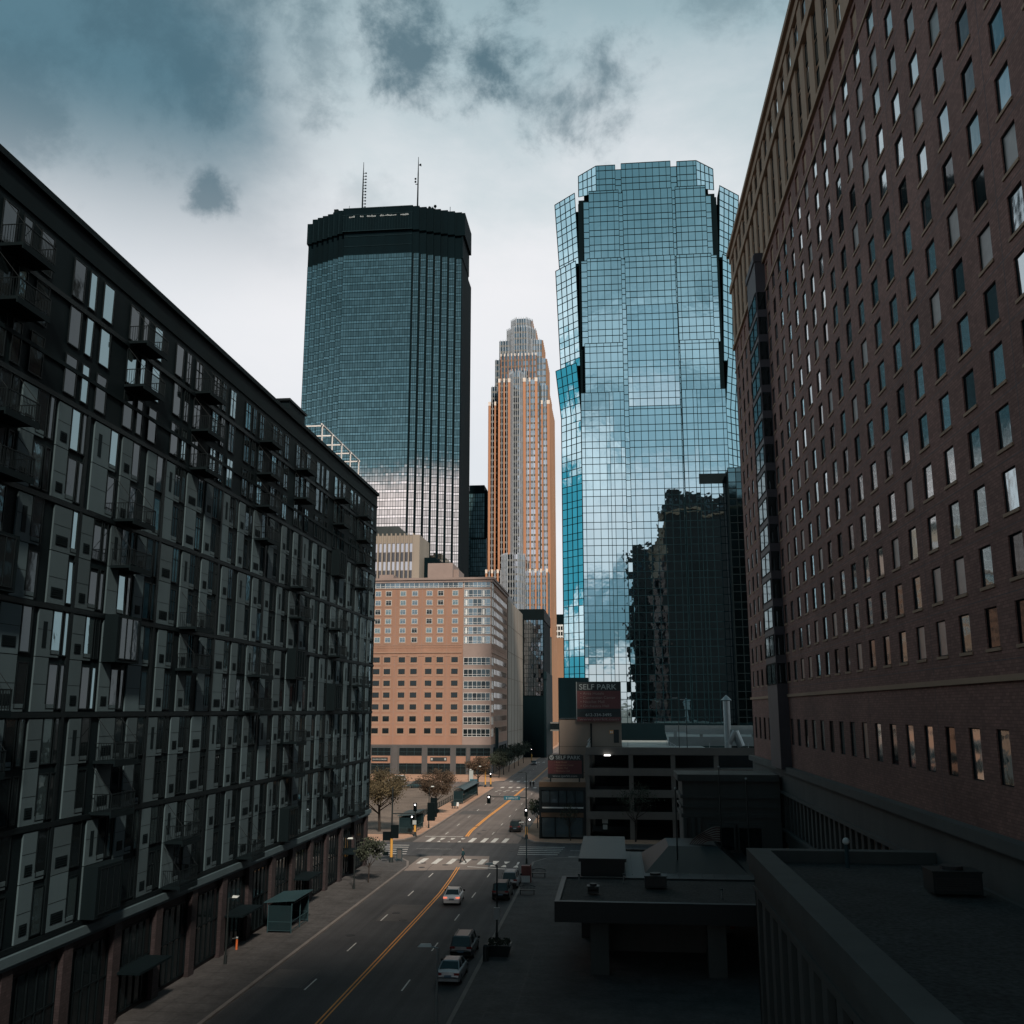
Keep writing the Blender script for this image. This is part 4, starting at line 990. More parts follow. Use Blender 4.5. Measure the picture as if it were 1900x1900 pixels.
# right return, dark in glancing view
dk.box(-64.9, -64.5, 408.5, 428, 0, ZG); cr.box(-64.9, -64.2, 408, 428, ZG, ZC); cr.box(-64.9, -63.2, 407.5, 428, ZC, ZT-.5)
part('dark_wall', dk, 'crown_dark', I); part('crown', cr, 'crown_dark', I); part('crown_rib', cr2, 'crown_panel', I)
m = MB()
for x0, x1 in ((-115.3,-112.3), (-110.2,-108.4), (-107,-103), (-101,-93.3), (-91.5,-87.5)):
    x = x0
    while x < x1-.3: w_ = random.uniform(.25, .6); m.box(x, x+w_, 398.8, 398.98, ZT-4.9+random.uniform(0,.3), ZT-4.2+random.uniform(-.2,.3)); x += w_+random.uniform(.05, .3)
part('crown_light', m, 'grey_metal', I)
m = MB(); m.box(-134, -131, 420, 424, ZT-1.5, ZT+.4); m.box(-123.5, -121.5, 402, 405, ZT, ZT+1.6)
for x, z in ((-79.2, 246.8), (-77.8, 246.2), (-76.6, 247.4), (-77.1, 245.6)): m.ball((x, 404, z-1.2), .75, 8)
for x in (-81.5, -78, -76.5): m.tube((x, 404, ZT-1), (x, 404, ZT+1.6), .14, n=5)
m.tube((-70.3, 408, ZT), (-70.3, 408, ZT+3.2), .14, n=5); m.tube((-116, 401, ZT), (-116, 401, ZT+2.4), .1, n=5)
part('roof_equipment', m, 'mullion_dark', I)
for x, zt, left in ((-110.2, 269.3, False), (-84.4, 270.4, True)):
    m = MB(); m.tube((x, 402, ZT-.5), (x, 402, zt-8), .42, .3, 6); m.tube((x, 402, zt-8), (x, 402, zt), .28, .12, 6)
    mo = part('antenna_mast', m, 'mullion_dark', I, label='mast with stubs down one side' if not left else 'mast with small dishes')
    m = MB()
    if not left:
        for k in range(12): z = ZT+2+k*1.55; m.box(x+.2, x+1.7, 401.9, 402.1, z-.08, z+.08); m.box(x+1.0, x+1.5, 401.8, 402.2, z-.3, z+.3)
    else: m.ball((x-1.2, 402, 259.4), .5, 8); m.ball((x-1.2, 402, 257.9), .5, 8); m.tube((x+.3, 402, 266.3), (x+1.3, 402, 266.3), .2, .7, 8); m.box(x-1.2, x, 401.9, 402.1, 256.5, 256.8)
    part('antenna', m, 'mullion_dark', mo)

# ------------------------------------------------------------------ faceted blue glass tower (right)
T = thing('blue_glass_skyscraper', 'faceted blue mirrored glass skyscraper with a notched crown and flared wings', 'skyscraper', (11, 230, 0))
CX = 11.15
mg, mm, mw, mmw, dk = MB(), MB(), MB(), MB(), MB()
RS = (2.35, 1.65)
def cut(x0, x1, pitch=1.72, edge=.55):
    w = x1-x0; n = max(1, int((w-2*edge)/pitch)); e = (w-n*pitch)/2
    xs = [0.] + ([e/w] if e > .3 else []) + [(e+i*pitch)/w for i in range(1, n)] + ([1-e/w] if e > .3 else []) + [1.]
    return sorted(set(round(q, 5) for q in xs))
def vface(x0, x1, y, z0, z1, lean=0., tones=(.95, 1.04), til=.0022):
    mg, mm = MB(), MB(); curtain(mg, mm, [(x0,y+lean,z0),(x1,y+lean,z0),(x1,y,z1),(x0,y,z1)], cut(x0, x1), rowsof(z0, z1, RS), .13, .12, til, tones)
    part('mullion', mm, 'mullion', part('curtain_wall', mg, 'glass_blue_tower', T))
    dk.box(x0+.05, x1-.05, max(y, y+lean)+.25, max(y, y+lean)+3, z0, z1-.05)
def wing(q, cols, rows):
    a, b = MB(), MB(); curtain(a, b, q, cols, rows, .13, .12, .003, (.92, 1.08)); part('mullion', b, 'mullion', part('wing_glass', a, 'glass_blue_wing', T))
# centre bay, tier by tier
vface(4.8, 17.4, 230.9, 150.6, 158.6); vface(5.0, 17.5, 230.45, 132.0, 150.8); vface(5.2, 17.7, 230.2, 118.8, 132.2)
vface(5.3, 17.8, 229.5, 92.5, 118.8, lean=1.25); vface(5.3, 17.8, 230.0, 16, 92.7, lean=.45)
# side bays
for s in (-1, 1):
    X = lambda a: CX+s*a
    def sf(a0, a1, y, z0, z1, lean=0., **k): x0, x1 = sorted((X(a0), X(a1))); vface(x0, x1, y, z0, z1, lean, **k)
    sf(7.9, 12.8, 231.0, 150.6, 158.4)
    sf(7.2, 14.8, 230.5, 132.0, 151.0); sf(6.9, 15.5, 230.25, 109.0, 132.2)
    sf(7.0, 16.4, 230.15, 96.5, 109.4)
    sf(7.0, 10.6, 229.8, 16, 96.5, lean=.55); sf(10.6, 17.5, 230.0, 16, 96.5)
    # recessed slots between bays
    if s < 0: vface(3.2, 4.8, 231.7, 150.6, 157.4); vface(3.9, 5.05, 231.0, 132, 150.4); vface(4.2, 5.35, 230.75, 16, 132)
    else: vface(17.3, 19.0, 231.7, 150.6, 157.4); vface(17.5, 18.4, 231.0, 132, 150.4); vface(17.75, 18.2, 230.75, 16, 132)
    sf(14.8, 16.2, 231.3, 132, 148.5); sf(15.5, 17.0, 231.0, 109, 132)
    # chamfered crown corner
    a, b = (X(12.8), 231.0), (X(17.5), 235.2)
    q = [(*b,152.2),(*a,150.6),(*a,158.4),(b[0],b[1],158.2)] if s < 0 else [(*a,150.6),(*b,152.2),(b[0],b[1],158.2),(*a,158.4)]
    wing(q, even(4), even(3))
    # flared wings on the diagonal, one per tier: (z0, z1, flare at top, inner a, outer a)
    for z0, z1, fl0, fl1 in ((131.0, 150.8, 0., 1.15), (104.0, 132.0, 0., 1.15), (22.0, 104.6, -.1, 1.35)):
        steps = [(z0, z1)] if z0 > 30 else [(22., 92.), (92., 104.6)]
        for (za, zb) in steps:
            if z0 < 30: f0, f1 = ((0, 0) if za < 30 else (0, 1.3))
            elif z0 > 120: f0, f1 = fl0, fl1
            else: f0, f1 = 0., 1.1
            pi0, po0 = (X(17.6+f0*.7), 231.4-f0*.7), (X(22.7+f0), 236.5-f0*.3)
            pi1, po1 = (X(17.6+f1*.7), 231.4-f1*.7), (X(22.7+f1), 236.5-f1*.3)
            q = [(*po0,za),(*pi0,za),(*pi1,zb),(*po1,zb)] if s < 0 else [(*pi0,za),(*po0,za),(*po1,zb),(*pi1,zb)]
            wing(q, even(4), rowsof(za, zb, RS))
            x0, x1 = sorted((X(18.3), X(22.4)))
            dk.hexa([(pi0[0],pi0[1]+.3,za),(po0[0],po0[1]+.3,za),(po0[0],po0[1]+6,za),(pi0[0],pi0[1]+6,za),(pi1[0],pi1[1]+.3,zb-.1),(po1[0],po1[1]+.3,zb-.1),(po1[0],po1[1]+6,zb-.1),(pi1[0],pi1[1]+6,zb-.1)])
    x0, x1 = sorted((X(16.2), X(22.6))); dk.box(x0, x1, 237, 268, 0, 149)
    x0, x1 = sorted((X(16.4), X(17.6))); dk.box(x0, x1, 231.6, 238, 0, 148.2)
dk.box(-6.4, 28.7, 234.5, 272, 0, 150.8); dk.box(-5, 27.3, 236, 268, 150, 158); dk.box(-11, 33.4, 237.5, 266, 0, 131)
part('dark_recess', dk, 'crown_dark', T)
m = MB(); m.box(-12.6, -5.6, 229.2, 240, 0, 27.3); m.box(-5.6, 36, 228.6, 229.6, 0, 17); part('podium', m, 'crown_dark', T)
m = MB(); m.box(21.5, 27.8, 229.75, 229.95, 72.9, 75.3); part('open_louvre', m, 'mullion_dark', T)
V = thing('dark_reflection_block', 'added dark glass block standing in for a dark reflection on the blue tower wing', 'office tower', (40, 225, 0))  # added block that paints the dark reflection low on the right wing
mg, mm = MB(), MB(); curtain(mg, mm, [(27.7,225,0),(50.7,225,0),(50.7,225,75.4),(27.7,225,75.4)], even(13), rowsof(0, 75.4, (2.35,1.65)), .16, .14, .004, (.35,.75))
mm.box(27.7, 50.7, 225.3, 229, 0, 75.2); o = part('curtain_wall', mg, 'glass_side', V); part('mullion', mm, 'mullion_dark', o)

# ------------------------------------------------------------------ buildings behind the camera (out of view, mirrored in the glass; tower shaped to shade the street)
def rear(name, label, boxes, mt='red_brick'):
    t_ = thing(name, label, 'building', (boxes[0][0], boxes[0][2], 0)); m, w_ = MB(), MB()
    for x0, x1, y0, y1, h in boxes:
        m.box(x0, x1, y0, y1, 0, h); z = 6
        while z < h-4:
            x = x0+1.5
            while x < x1-2.5: w_.box(x, x+1.6, y1, y1+.05, z, z+1.7); x += 4
            z += 3.4
    part('wall', m, mt, t_); part('window', w_, 'window_dark', t_, kind='stuff')
rear('rear_shade_tower', 'unseen brick tower behind the viewer, mirrored in the blue glass, heightened for street shade', ((9, 27, -60, -22, 97), (27, 80, -62, -20, 124)), 'unlit_brick')
rear('corner_office_block', 'office block behind the viewer on the left side of the street', ((-75, -33, -95, -25, 46),), 'beige_wall')

# ------------------------------------------------------------------ street furniture
def lamp(loc, h, L_, rz, label, grp='street lamps along the pavements', head='lamp_pale', base=None):
    t_ = thing('street_lamp', label, 'street lamp', loc, rz, grp); x, y = loc[0], loc[1]
    m = MB(); m.tube((x,y,.1), (x,y,h), .085, .06, 8); m.tube((x,y,h-.03), (x-L_*.5,y,h+.1), .045, n=6); part('pole', m, 'dark_metal' if base is None else base, t_)
    m = MB(); m.hexa([(x-L_-.15,y-.16,h+.05),(x-L_*.35,y-.12,h+.05),(x-L_*.35,y+.12,h+.05),(x-L_-.15,y+.16,h+.05),(x-L_,y-.1,h+.19),(x-L_*.4,y-.06,h+.22),(x-L_*.4,y+.06,h+.22),(x-L_,y+.1,h+.19)]); part('lamp_head', m, head, t_)
    m = MB(); m.tube((x,y,.1), (x,y,.8), .15, .12, 8); part('base', m, 'dark_metal', t_)
    return t_
lamp((-10.6, 90.8, 0), 6.4, 1.0, 0, 'street lamp in front of the black parked car, rising from beside the box planter')
t_ = thing('parking_pay_box', 'small grey box on the pole of the street lamp by the dark parked car', 'sign', (-10.6, 90.6, 2)); m = MB(); m.box(-10.85,-10.35,90.5,90.7,1.9,2.9); m.box(-10.75,-10.45,90.46,90.5,2.35,2.8); part('plate', m, 'grey_metal', t_)
lamp((-10.4, 59.5, 0), 6.5, 1.0, 0, 'nearest street lamp at the bottom of the view, its head over the kerb lane', base='grey_metal')
lamp((-31.9, 172, 0), 6.9, -.9, 0, 'pale-headed street lamp between the spreading tree and the upright brown tree')
lamp((-32.4, 237.2, 0), 6.7, -.9, 0, 'street lamp just before the second crossing, beside the blue sign')
lamp((-36.5, 250, 0), 5.2, -.9, 0, 'short street lamp behind the long bus shelter at the lot edge')
lamp((-29.6, 114, 0), 5.5, .8, 0, 'street lamp against the podium of the apartment block near the corner')
lamp((-31.2, 80.5, 0), 5.1, -.9, 0, 'street lamp at the left near the orange post')
lamp((-11.8, 134.7, 0), 5.2, .9, 0, 'teal street lamp at the near right corner of the crossing', base='teal_metal')

def sighead(m_body, m_lens, x, y, z, h=1.05, w=.34, lit=2):
    m_body.box(x-w/2, x+w/2, y-.12, y+.14, z, z+h); m_body.box(x-w/2-.12, x+w/2+.12, y+.0, y+.03, z-.12, z+h+.12)
    for k in range(3): zc = z+h*(k+.5)/3; m_body.tube((x, y-.12, zc+.02), (x, y-.28, zc+.02), .135, .14, 8, cap=False)
    zc = z+h*(lit+.5)/3; m_lens.tube((x, y-.125, zc), (x, y-.15, zc), .125, n=12)
def signal(name_label, x, y, h, arm=None, heads=(), ped=(), lum=None, yellow=1.9, col='dark_metal', grp='traffic signal poles at the crossings'):
    t_ = thing('traffic_signal', name_label, 'traffic signal', (x, y, 0), group=grp)
    m = MB(); m.tube((x,y,.1), (x,y,h), .13, .09, 10)
    part('pole', m, col, t_)
    m = MB(); m.tube((x,y,.8), (x,y,yellow), .19, .17, 10); part('painted_sleeve', m, 'pole_yellow', t_)
    m = MB(); m.tube((x,y,.1), (x,y,.8), .32, .2, 10); part('base', m, 'dark_metal', t_)
    if arm: m = MB(); m.tube((x,y,arm[1]), (x+arm[0],y,arm[1]+.15), .08, .05, 8); part('mast_arm', m, col, t_)
    for hx, hz in heads:
        b_, l_ = MB(), MB(); sighead(b_, l_, x+hx, y-.2, hz); o = part('signal_head', b_, 'mullion_dark', t_); part('lens', l_, 'signal', o)
    for hx, hz in ped:
        b_, l_ = MB(), MB(); b_.box(x+hx-.2, x+hx+.2, y-.4, y-.15, hz, hz+.42); b_.box(x+hx*.2, x+hx, y-.3, y-.2, hz+.18, hz+.24); l_.tube((x+hx, y-.41, hz+.22), (x+hx, y-.43, hz+.22), .12, n=10)
        o = part('pedestrian_head', b_, 'mullion_dark', t_); part('lens', l_, 'signal', o)
    if lum: m = MB(); m.bar((x,y,h), (x+lum,y,h+.05), .07, .07); m.box(min(x+lum,x+lum*.45), max(x+lum,x+lum*.45), y-.15, y+.15, h-.02, h+.12); part('luminaire', m, col, t_)
    return t_
s1 = signal('near left mast pole with a yellow lower sleeve, seen from behind its signal head', -29.8, 133.8, 9.8, arm=(5.4, 6.35), yellow=3.2)
m = MB(); m.box(-25.0, -24.0, 133.6, 133.95, 5.5, 7.8); m.tube((-23.8,133.8,6.6), (-23.5,133.8,6.9), .25, n=8); o = part('signal_head', m, 'mullion_dark', s1, label='signal head seen from the back')
m = MB(); m.box(-31.0, -30.0, 133.7, 134.1, 2.9, 4.0); m.box(-29.9,-28.9,133.6,134,3.2,4.9); m.box(-30.9,-30.2,133.7,134,1.0,1.5); part('control_box', m, 'mullion_dark', s1)
s2 = signal('far left signal post with a yellow sleeve beside the bus shelter', -32.1, 161.1, 5.0, heads=((0., 4.1),), ped=((-.45, 2.9),), yellow=1.9)
m = MB(); m.box(-32.45, -31.85, 160.8, 160.88, 1.95, 2.6); o = part('notice_plate', m, 'sign_white', s2)
s3 = signal('far right mast pole with lamp on top and signal arm over the road', -14.0, 159.6, 10.2, arm=(-6.0, 6.35), heads=((-5.95, 5.55), (-.02, 3.6)), ped=((.55, 2.85),), lum=-1.3, yellow=2.0)
m = MB(); m.box(-17.55, -14.95, 159.4, 159.46, 6.0, 6.6); sg = part('street_sign', m, 'street_blue', s3)
text('lettering', 'S 10TH ST', .42, (-17.2, 159.38, 6.14), 'frame_white', sg, width=1.9)
s4 = signal('yellow-sleeved signal post standing left of the second crossing', -33.8, 262.5, 5.9, heads=((0.2, 5.0),), yellow=4.4)
s5 = signal('shorter yellow-sleeved post at the second crossing kerb corner', -32.5, 263.5, 3.6, heads=((0., 2.6),), yellow=2.6)
s6 = signal('signal post with a yellow sleeve far up the street at the third crossing', -31.9, 388, 5.0, heads=((0., 4.1),), yellow=3.2)

def shelter(x0, x1, y0, y1, h, label, curved=False):
    t_ = thing('bus_shelter', label, 'bus shelter', (x0, y0, 0), group='glass bus shelters')
    m = MB(); n = max(2, int((y1-y0)/1.8))
    for i in range(n+1):
        y = y0+(y1-y0)*i/n
        for x in (x0, x1): m.tube((x,y,.12), (x,y,h), .05, n=6)
    for x in (x0, x1):
        for z in (.35, 1.1, h-.1): m.bar((x,y0,z), (x,y1,z), .05, .05)
    for y in (y0, y1):
        for z in (.35, 1.1): m.bar((x0,y,z), (x1,y,z), .05, .05)
    part('frame', m, 'teal_metal', t_)
    m = MB(); m.box(x0-.01, x0+.01, y0+.1, y1-.1, .4, h-.2); m.box(x0+.05, x1-.05, y0-.01, y0+.01, .4, h-.2); m.box(x0+.05, x1-.05, y1-.01, y1+.01, .4, h-.2); part('glass_wall', m, 'shelter_glass', t_)
    m = MB(); cx = (x0+x1)/2; hw_ = (x1-x0)/2+.35; k = 8
    pts = [(cx-hw_+2*hw_*i/k, h+(.55*math.sin(math.pi*i/k) if curved else .05+.2*i/k)) for i in range(k+1)]
    for (a, za), (b, zb) in zip(pts, pts[1:]): m.hexa([(a,y0-.3,za),(b,y0-.3,zb),(b,y1+.3,zb),(a,y1+.3,za),(a,y0-.3,za+.07),(b,y0-.3,zb+.07),(b,y1+.3,zb+.07),(a,y1+.3,za+.07)])
    part('roof', m, 'teal_metal', t_)
    m = MB(); m.box(x0+.2, x0+.55, y0+.6, y1-.6, .45, .52); part('bench', m, 'dark_metal', t_)
    return t_
shelter(-35.2, -33.0, 163.5, 172.5, 2.9, 'flat-roofed glass bus shelter at the far left corner beside the spreading tree')
shelter(-34.6, -32.6, 215.5, 238, 3.0, 'long curved-roof glass bus shelter halfway along the parking lot', True)
shelter(-31.7, -29.5, 91.6, 96.6, 2.7, 'bus shelter in deep shade against the apartment block')
t_ = thing('blue_route_sign', 'bright blue sign panel at the far end of the long bus shelter', 'sign', (-34.2, 241, 0))
m = MB(); m.tube((-34.6,241,.1), (-34.6,241,3.4), .05, n=6); m.tube((-33.2,241,.1), (-33.2,241,3.4), .05, n=6); part('post', m, 'dark_metal', t_)
m = MB(); m.box(-34.8, -32.9, 240.9, 241.05, 1.9, 3.6); part('panel', m, 'street_blue', t_)
t_ = thing('kiosk', 'small red and white information kiosk on the right pavement', 'kiosk', (-10.6, 120.5, 0))
m = MB(); m.box(-11.1, -10.15, 120.2, 120.8, .14, .9); part('lower_box', m, 'frame_white', t_)
m = MB(); m.box(-11.15, -10.1, 120.15, 120.85, .9, 2.0); m.box(-10.1,-10.0,120.1,120.9,.14,2.15); part('upper_panel', m, 'red_paint', t_)
for x, y, lab in ((-9.4, 124.2, 'dark curved-back bench beside the red kiosk'), (-9.8, 112.8, 'dark curved-back bench nearer than the red kiosk')):
    t_ = thing('bench', lab, 'bench', (x, y, .14), group='benches on the right pavement')
    m = MB(); m.box(x-.85, x+.85, y-.25, y+.25, .55, .62); part('seat', m, 'dark_metal', t_)
    m = MB(); k = 8
    for i in range(k): a, b = i/k, (i+1)/k; m.bar((x-.85+1.7*a, y+.25, .9+.18*math.sin(math.pi*a)), (x-.85+1.7*b, y+.25, .9+.18*math.sin(math.pi*b)), .05, .07)
    for i in range(11): m.bar((x-.8+i*.16, y+.25, .62), (x-.8+i*.16, y+.25, .92), .025, .025)
    part('backrest', m, 'dark_metal', t_)
    for xx in (-.75, .75): m = MB(); m.box(x+xx-.04, x+xx+.04, y-.25, y+.25, .14, .55); part('leg', m, 'dark_metal', t_)
t_ = thing('notice_board', 'green framed notice board standing by the near left mast pole', 'notice board', (-28.9, 134.8, 0))
m = MB()
for x in (-29.25, -28.55): m.box(x-.04, x+.04, 134.7, 134.8, .14, 1.75)
m.box(-29.25, -28.55, 134.7, 134.8, 1.67, 1.75); m.box(-29.25, -28.55, 134.7, 134.8, .4, .48); part('frame', m, 'teal_metal', t_)
m = MB(); m.box(-29.2, -28.6, 134.74, 134.77, .48, 1.67); part('panel', m, 'hotel_base', t_)
t_ = thing('marker_post', 'orange marker post with a pale top on the near left pavement', 'post', (-32.1, 85.2, 0))
m = MB(); m.tube((-32.1,85.2,.14), (-32.1,85.2,1.0), .09, n=10); part('post', m, 'orange_paint', t_)
m = MB(); m.ball((-32.1,85.2,1.08), .13, 8); m.bar((-32.5,85.2,1.0), (-32.1,85.2,1.08), .05, .05); part('cap', m, 'grey_metal', t_)
t_ = thing('planter', 'dark box planter at the foot of the near street lamp', 'planter', (-9.8, 85.6, 0))
m = MB(); m.hexa([(-10.6,85,.14),(-9.0,85,.14),(-9.0,86.3,.14),(-10.6,86.3,.14),(-10.8,84.8,1.0),(-8.8,84.8,1.0),(-8.8,86.5,1.0),(-10.8,86.5,1.0)]); part('tub', m, 'dark_metal', t_)
m = MB(); rr = random.Random(3)
for i in range(260): x, y, z = rr.uniform(-10.7,-8.9), rr.uniform(84.9,86.4), rr.uniform(.95,1.25); a = rr.uniform(0,6.3); m.quad((x,y,z),(x+.1*math.cos(a),y+.1*math.sin(a),z+.04),(x+.06,y,z+.15),(x-.06,y+.02,z+.1), rr.uniform(.6,1.3))
part('foliage', m, 'leaf_dark', t_)
t_ = thing('litter_bin', 'dark upright litter bin by the box planter', 'bin', (-11.0-.0+.35, 84.2, 0)); m = MB(); m.tube((-10.65,83.6,.14), (-10.65,83.6,1.25), .24, n=12); part('body', m, 'dark_metal', t_); m = MB(); m.tube((-10.65,83.6,1.25),(-10.65,83.6,1.4),.26,.1,12); part('lid', m, 'canopy_metal', t_)
for x, mt, lab in ((-33.3,'dark_metal','black newspaper box, leftmost of the row before the long bus shelter'), (-32.8,'teal_metal','teal newspaper box in the middle of the row before the long bus shelter'), (-32.2,'frame_white','pale newspaper box, rightmost of the row before the long bus shelter')):
    t_ = thing('newspaper_box', lab, 'newspaper box', (x, 206, .14), group='newspaper boxes on the far left pavement')
    m = MB(); m.box(x-.22, x+.22, 205.8, 206.2, .6, 1.35); part('case', m, mt, t_)
    m = MB(); m.box(x-.06, x+.06, 205.95, 206.05, .14, .6); m.box(x-.18, x+.18, 205.85, 206.15, .14, .18); part('stand', m, 'dark_metal', t_)
t_ = thing('advertising_column', 'tall black advertising column right of the brown tree', 'advertising column', (-33.6, 186, 0)); m = MB(); m.box(-34.2, -33.0, 185.7, 186.3, .5, 3.9); part('panel', m, 'mullion_dark', t_); m = MB(); m.box(-33.8, -33.4, 185.9, 186.1, .14, .5); part('foot', m, 'dark_metal', t_)
# railing around the lot
t_ = thing('lot_fence', 'dark low rail fence along the edge of the parking lot', 'fence', (-36.5, 165, 0)); m, p_ = MB(), MB()
for z in (.5, .9, 1.2): m.bar((-36.4,172,z), (-36.4,240,z), .05, .07)
for i in range(29): p_.box(-36.46, -36.34, 172+i*2.4, 172.1+i*2.4, .1, 1.25)
part('rail', m, 'dark_metal', t_); part('posts', p_, 'dark_metal', t_)
t_ = thing('lot_fence', 'dark low rail fence in front of the hotel at the far edge of the lot', 'fence', (-60, 258, 0)); m = MB(); m.box(-100, -44, 257.9, 258.1, 1.0, 1.15); m.box(-100, -44, 257.9, 258.1, .5, .6); part('rail', m, 'dark_metal', t_)
m = MB()
for i in range(24): m.box(-100+i*2.4, -99.9+i*2.4, 257.95, 258.05, .05, 1.15)
part('posts', m, 'dark_metal', t_)
m = MB(); m.tube((-47.6,252,.05), (-47.6,252,1.1), .35, .12, 10); m.box(-48,-47.2,251.6,252.4,.02,.1); single('traffic_drum', m, 'orange_paint', 'small orange traffic marker in the parking lot behind the brown tree', 'traffic marker', o=(-47.6, 252, 0))
m = MB(); m.box(-37.0, -36.0, 255, 255.4, 2.2, 4.8); m.tube((-36.5,255.2,0),(-36.5,255.2,2.2),.07,n=6); single('lot_sign', m, 'sign_white', 'pale upright sign panel behind the blue route sign', 'sign', o=(-36.5, 255, 0))

# ------------------------------------------------------------------ trees
def tree(x, y, h, r, n, leaf, label, trunk=.22, seed=1, grp='street trees', flat=.7, low=.42, leafsize=.26):
    rr = random.Random(seed); t_ = thing('street_tree', label, 'tree', (x, y, .1), group=grp)
    m = MB(); top = Vector((x+rr.uniform(-.3,.3), y, h*.45)); m.tube((x,y,.1), top, trunk, trunk*.7, 8)
    tips = []
    nl = 9
    for i in range(nl):
        a = 2*math.pi*i/nl+rr.uniform(-.3,.3); st = Vector((x,y,.1)).lerp(top, rr.uniform(.62,1)); up = rr.uniform(.25,1.)
        e1 = st+Vector((math.cos(a)*r*.45, math.sin(a)*r*.45, h*.18*up+.3)); e2 = st+Vector((math.cos(a)*r*(.95-.4*up), math.sin(a)*r*(.95-.4*up), (h-st.z)*(.35+.6*up)))
        m.tube(st, e1, trunk*.4, trunk*.26, 6); m.tube(e1, e2, trunk*.26, trunk*.08, 5); tips += [e1.lerp(e2, .3), e1.lerp(e2, .65), e2]
        for k in range(3):
            b = e1.lerp(e2, rr.uniform(.2,.9)); e3 = b+Vector((rr.uniform(-1,1), rr.uniform(-1,1), rr.uniform(.1,.8)))*r*.35; m.tube(b, e3, trunk*.1, trunk*.04, 4); tips.append(e3)
    tips.append(top+Vector((0,0,h*.5)))
    part('trunk', m, 'bark', t_)
    m = MB()
    cl = [(t, rr.uniform(.35,.75)*r*.42, rr.uniform(.6,1.35)) for t in tips]
    for i in range(n):
        c, s, tn = rr.choice(cl); d = Vector((rr.gauss(0,1), rr.gauss(0,1), rr.gauss(0,1)*flat))*s*.62; p = c+d
        if p.z < h*low*.6: continue
        a = Vector((rr.gauss(0,1), rr.gauss(0,1), rr.gauss(0,1))).normalized(); b = a.orthogonal().normalized(); q = leafsize*rr.uniform(.6,1.3)
        m.quad(p-a*q*.5, p+b*q*.35, p+a*q*.5, p-b*q*.35, tn*rr.uniform(.7,1.3))
    part('crown', m, leaf, t_); return t_
tree(-39.4, 167.4, 9.6, 4.9, 11000, 'leaf_autumn', 'wide spreading tree with thin yellow-brown leaves by the near bus shelter', .26, 3)
tree(-34.6, 193.6, 8.3, 3.4, 7000, 'leaf_brown', 'upright brown-leaved tree between the two bus shelters', .16, 5)
tree(-35.5, 262, 8.0, 3.2, 3500, 'leaf_brown', 'small reddish tree before the hotel corner at the second crossing', .14, 8, leafsize=.32)
tree(-13.3, 173.8, 4.9, 1.9, 1500, 'leaf_dark', 'small dark tree by the corner shop behind the far right signal pole', .09, 9)
tree(-29.0, 118.3, 5.2, 1.6, 1400, 'leaf_dark', 'small dark tree hugging the corner of the apartment block', .08, 10)
tree(-7.0, 158.2, 5.6, 1.7, 260, 'leaf_dark', 'almost bare young tree in front of the corner shop', .09, 14)
tree(3.0, 157.6, 9.0, 3.2, 700, 'leaf_dark', 'bare dark tree in front of the car park decks', .14, 15)
for i, (x, y) in enumerate(((-34.3,298),(-34.4,312),(-34.5,328),(-34.4,345),(-34.6,362),(-34.4,380))):
    tree(x, y, 7.6+.4*(i % 2), 3.2, 2200, 'leaf_dark', ('first', 'second', 'third', 'fourth', 'fifth', 'last')[i]+' dark tree in the row beside the hotel, counted from the crossing', .14, 20+i, leafsize=.4, grp='dark trees in front of the hotel side wall')

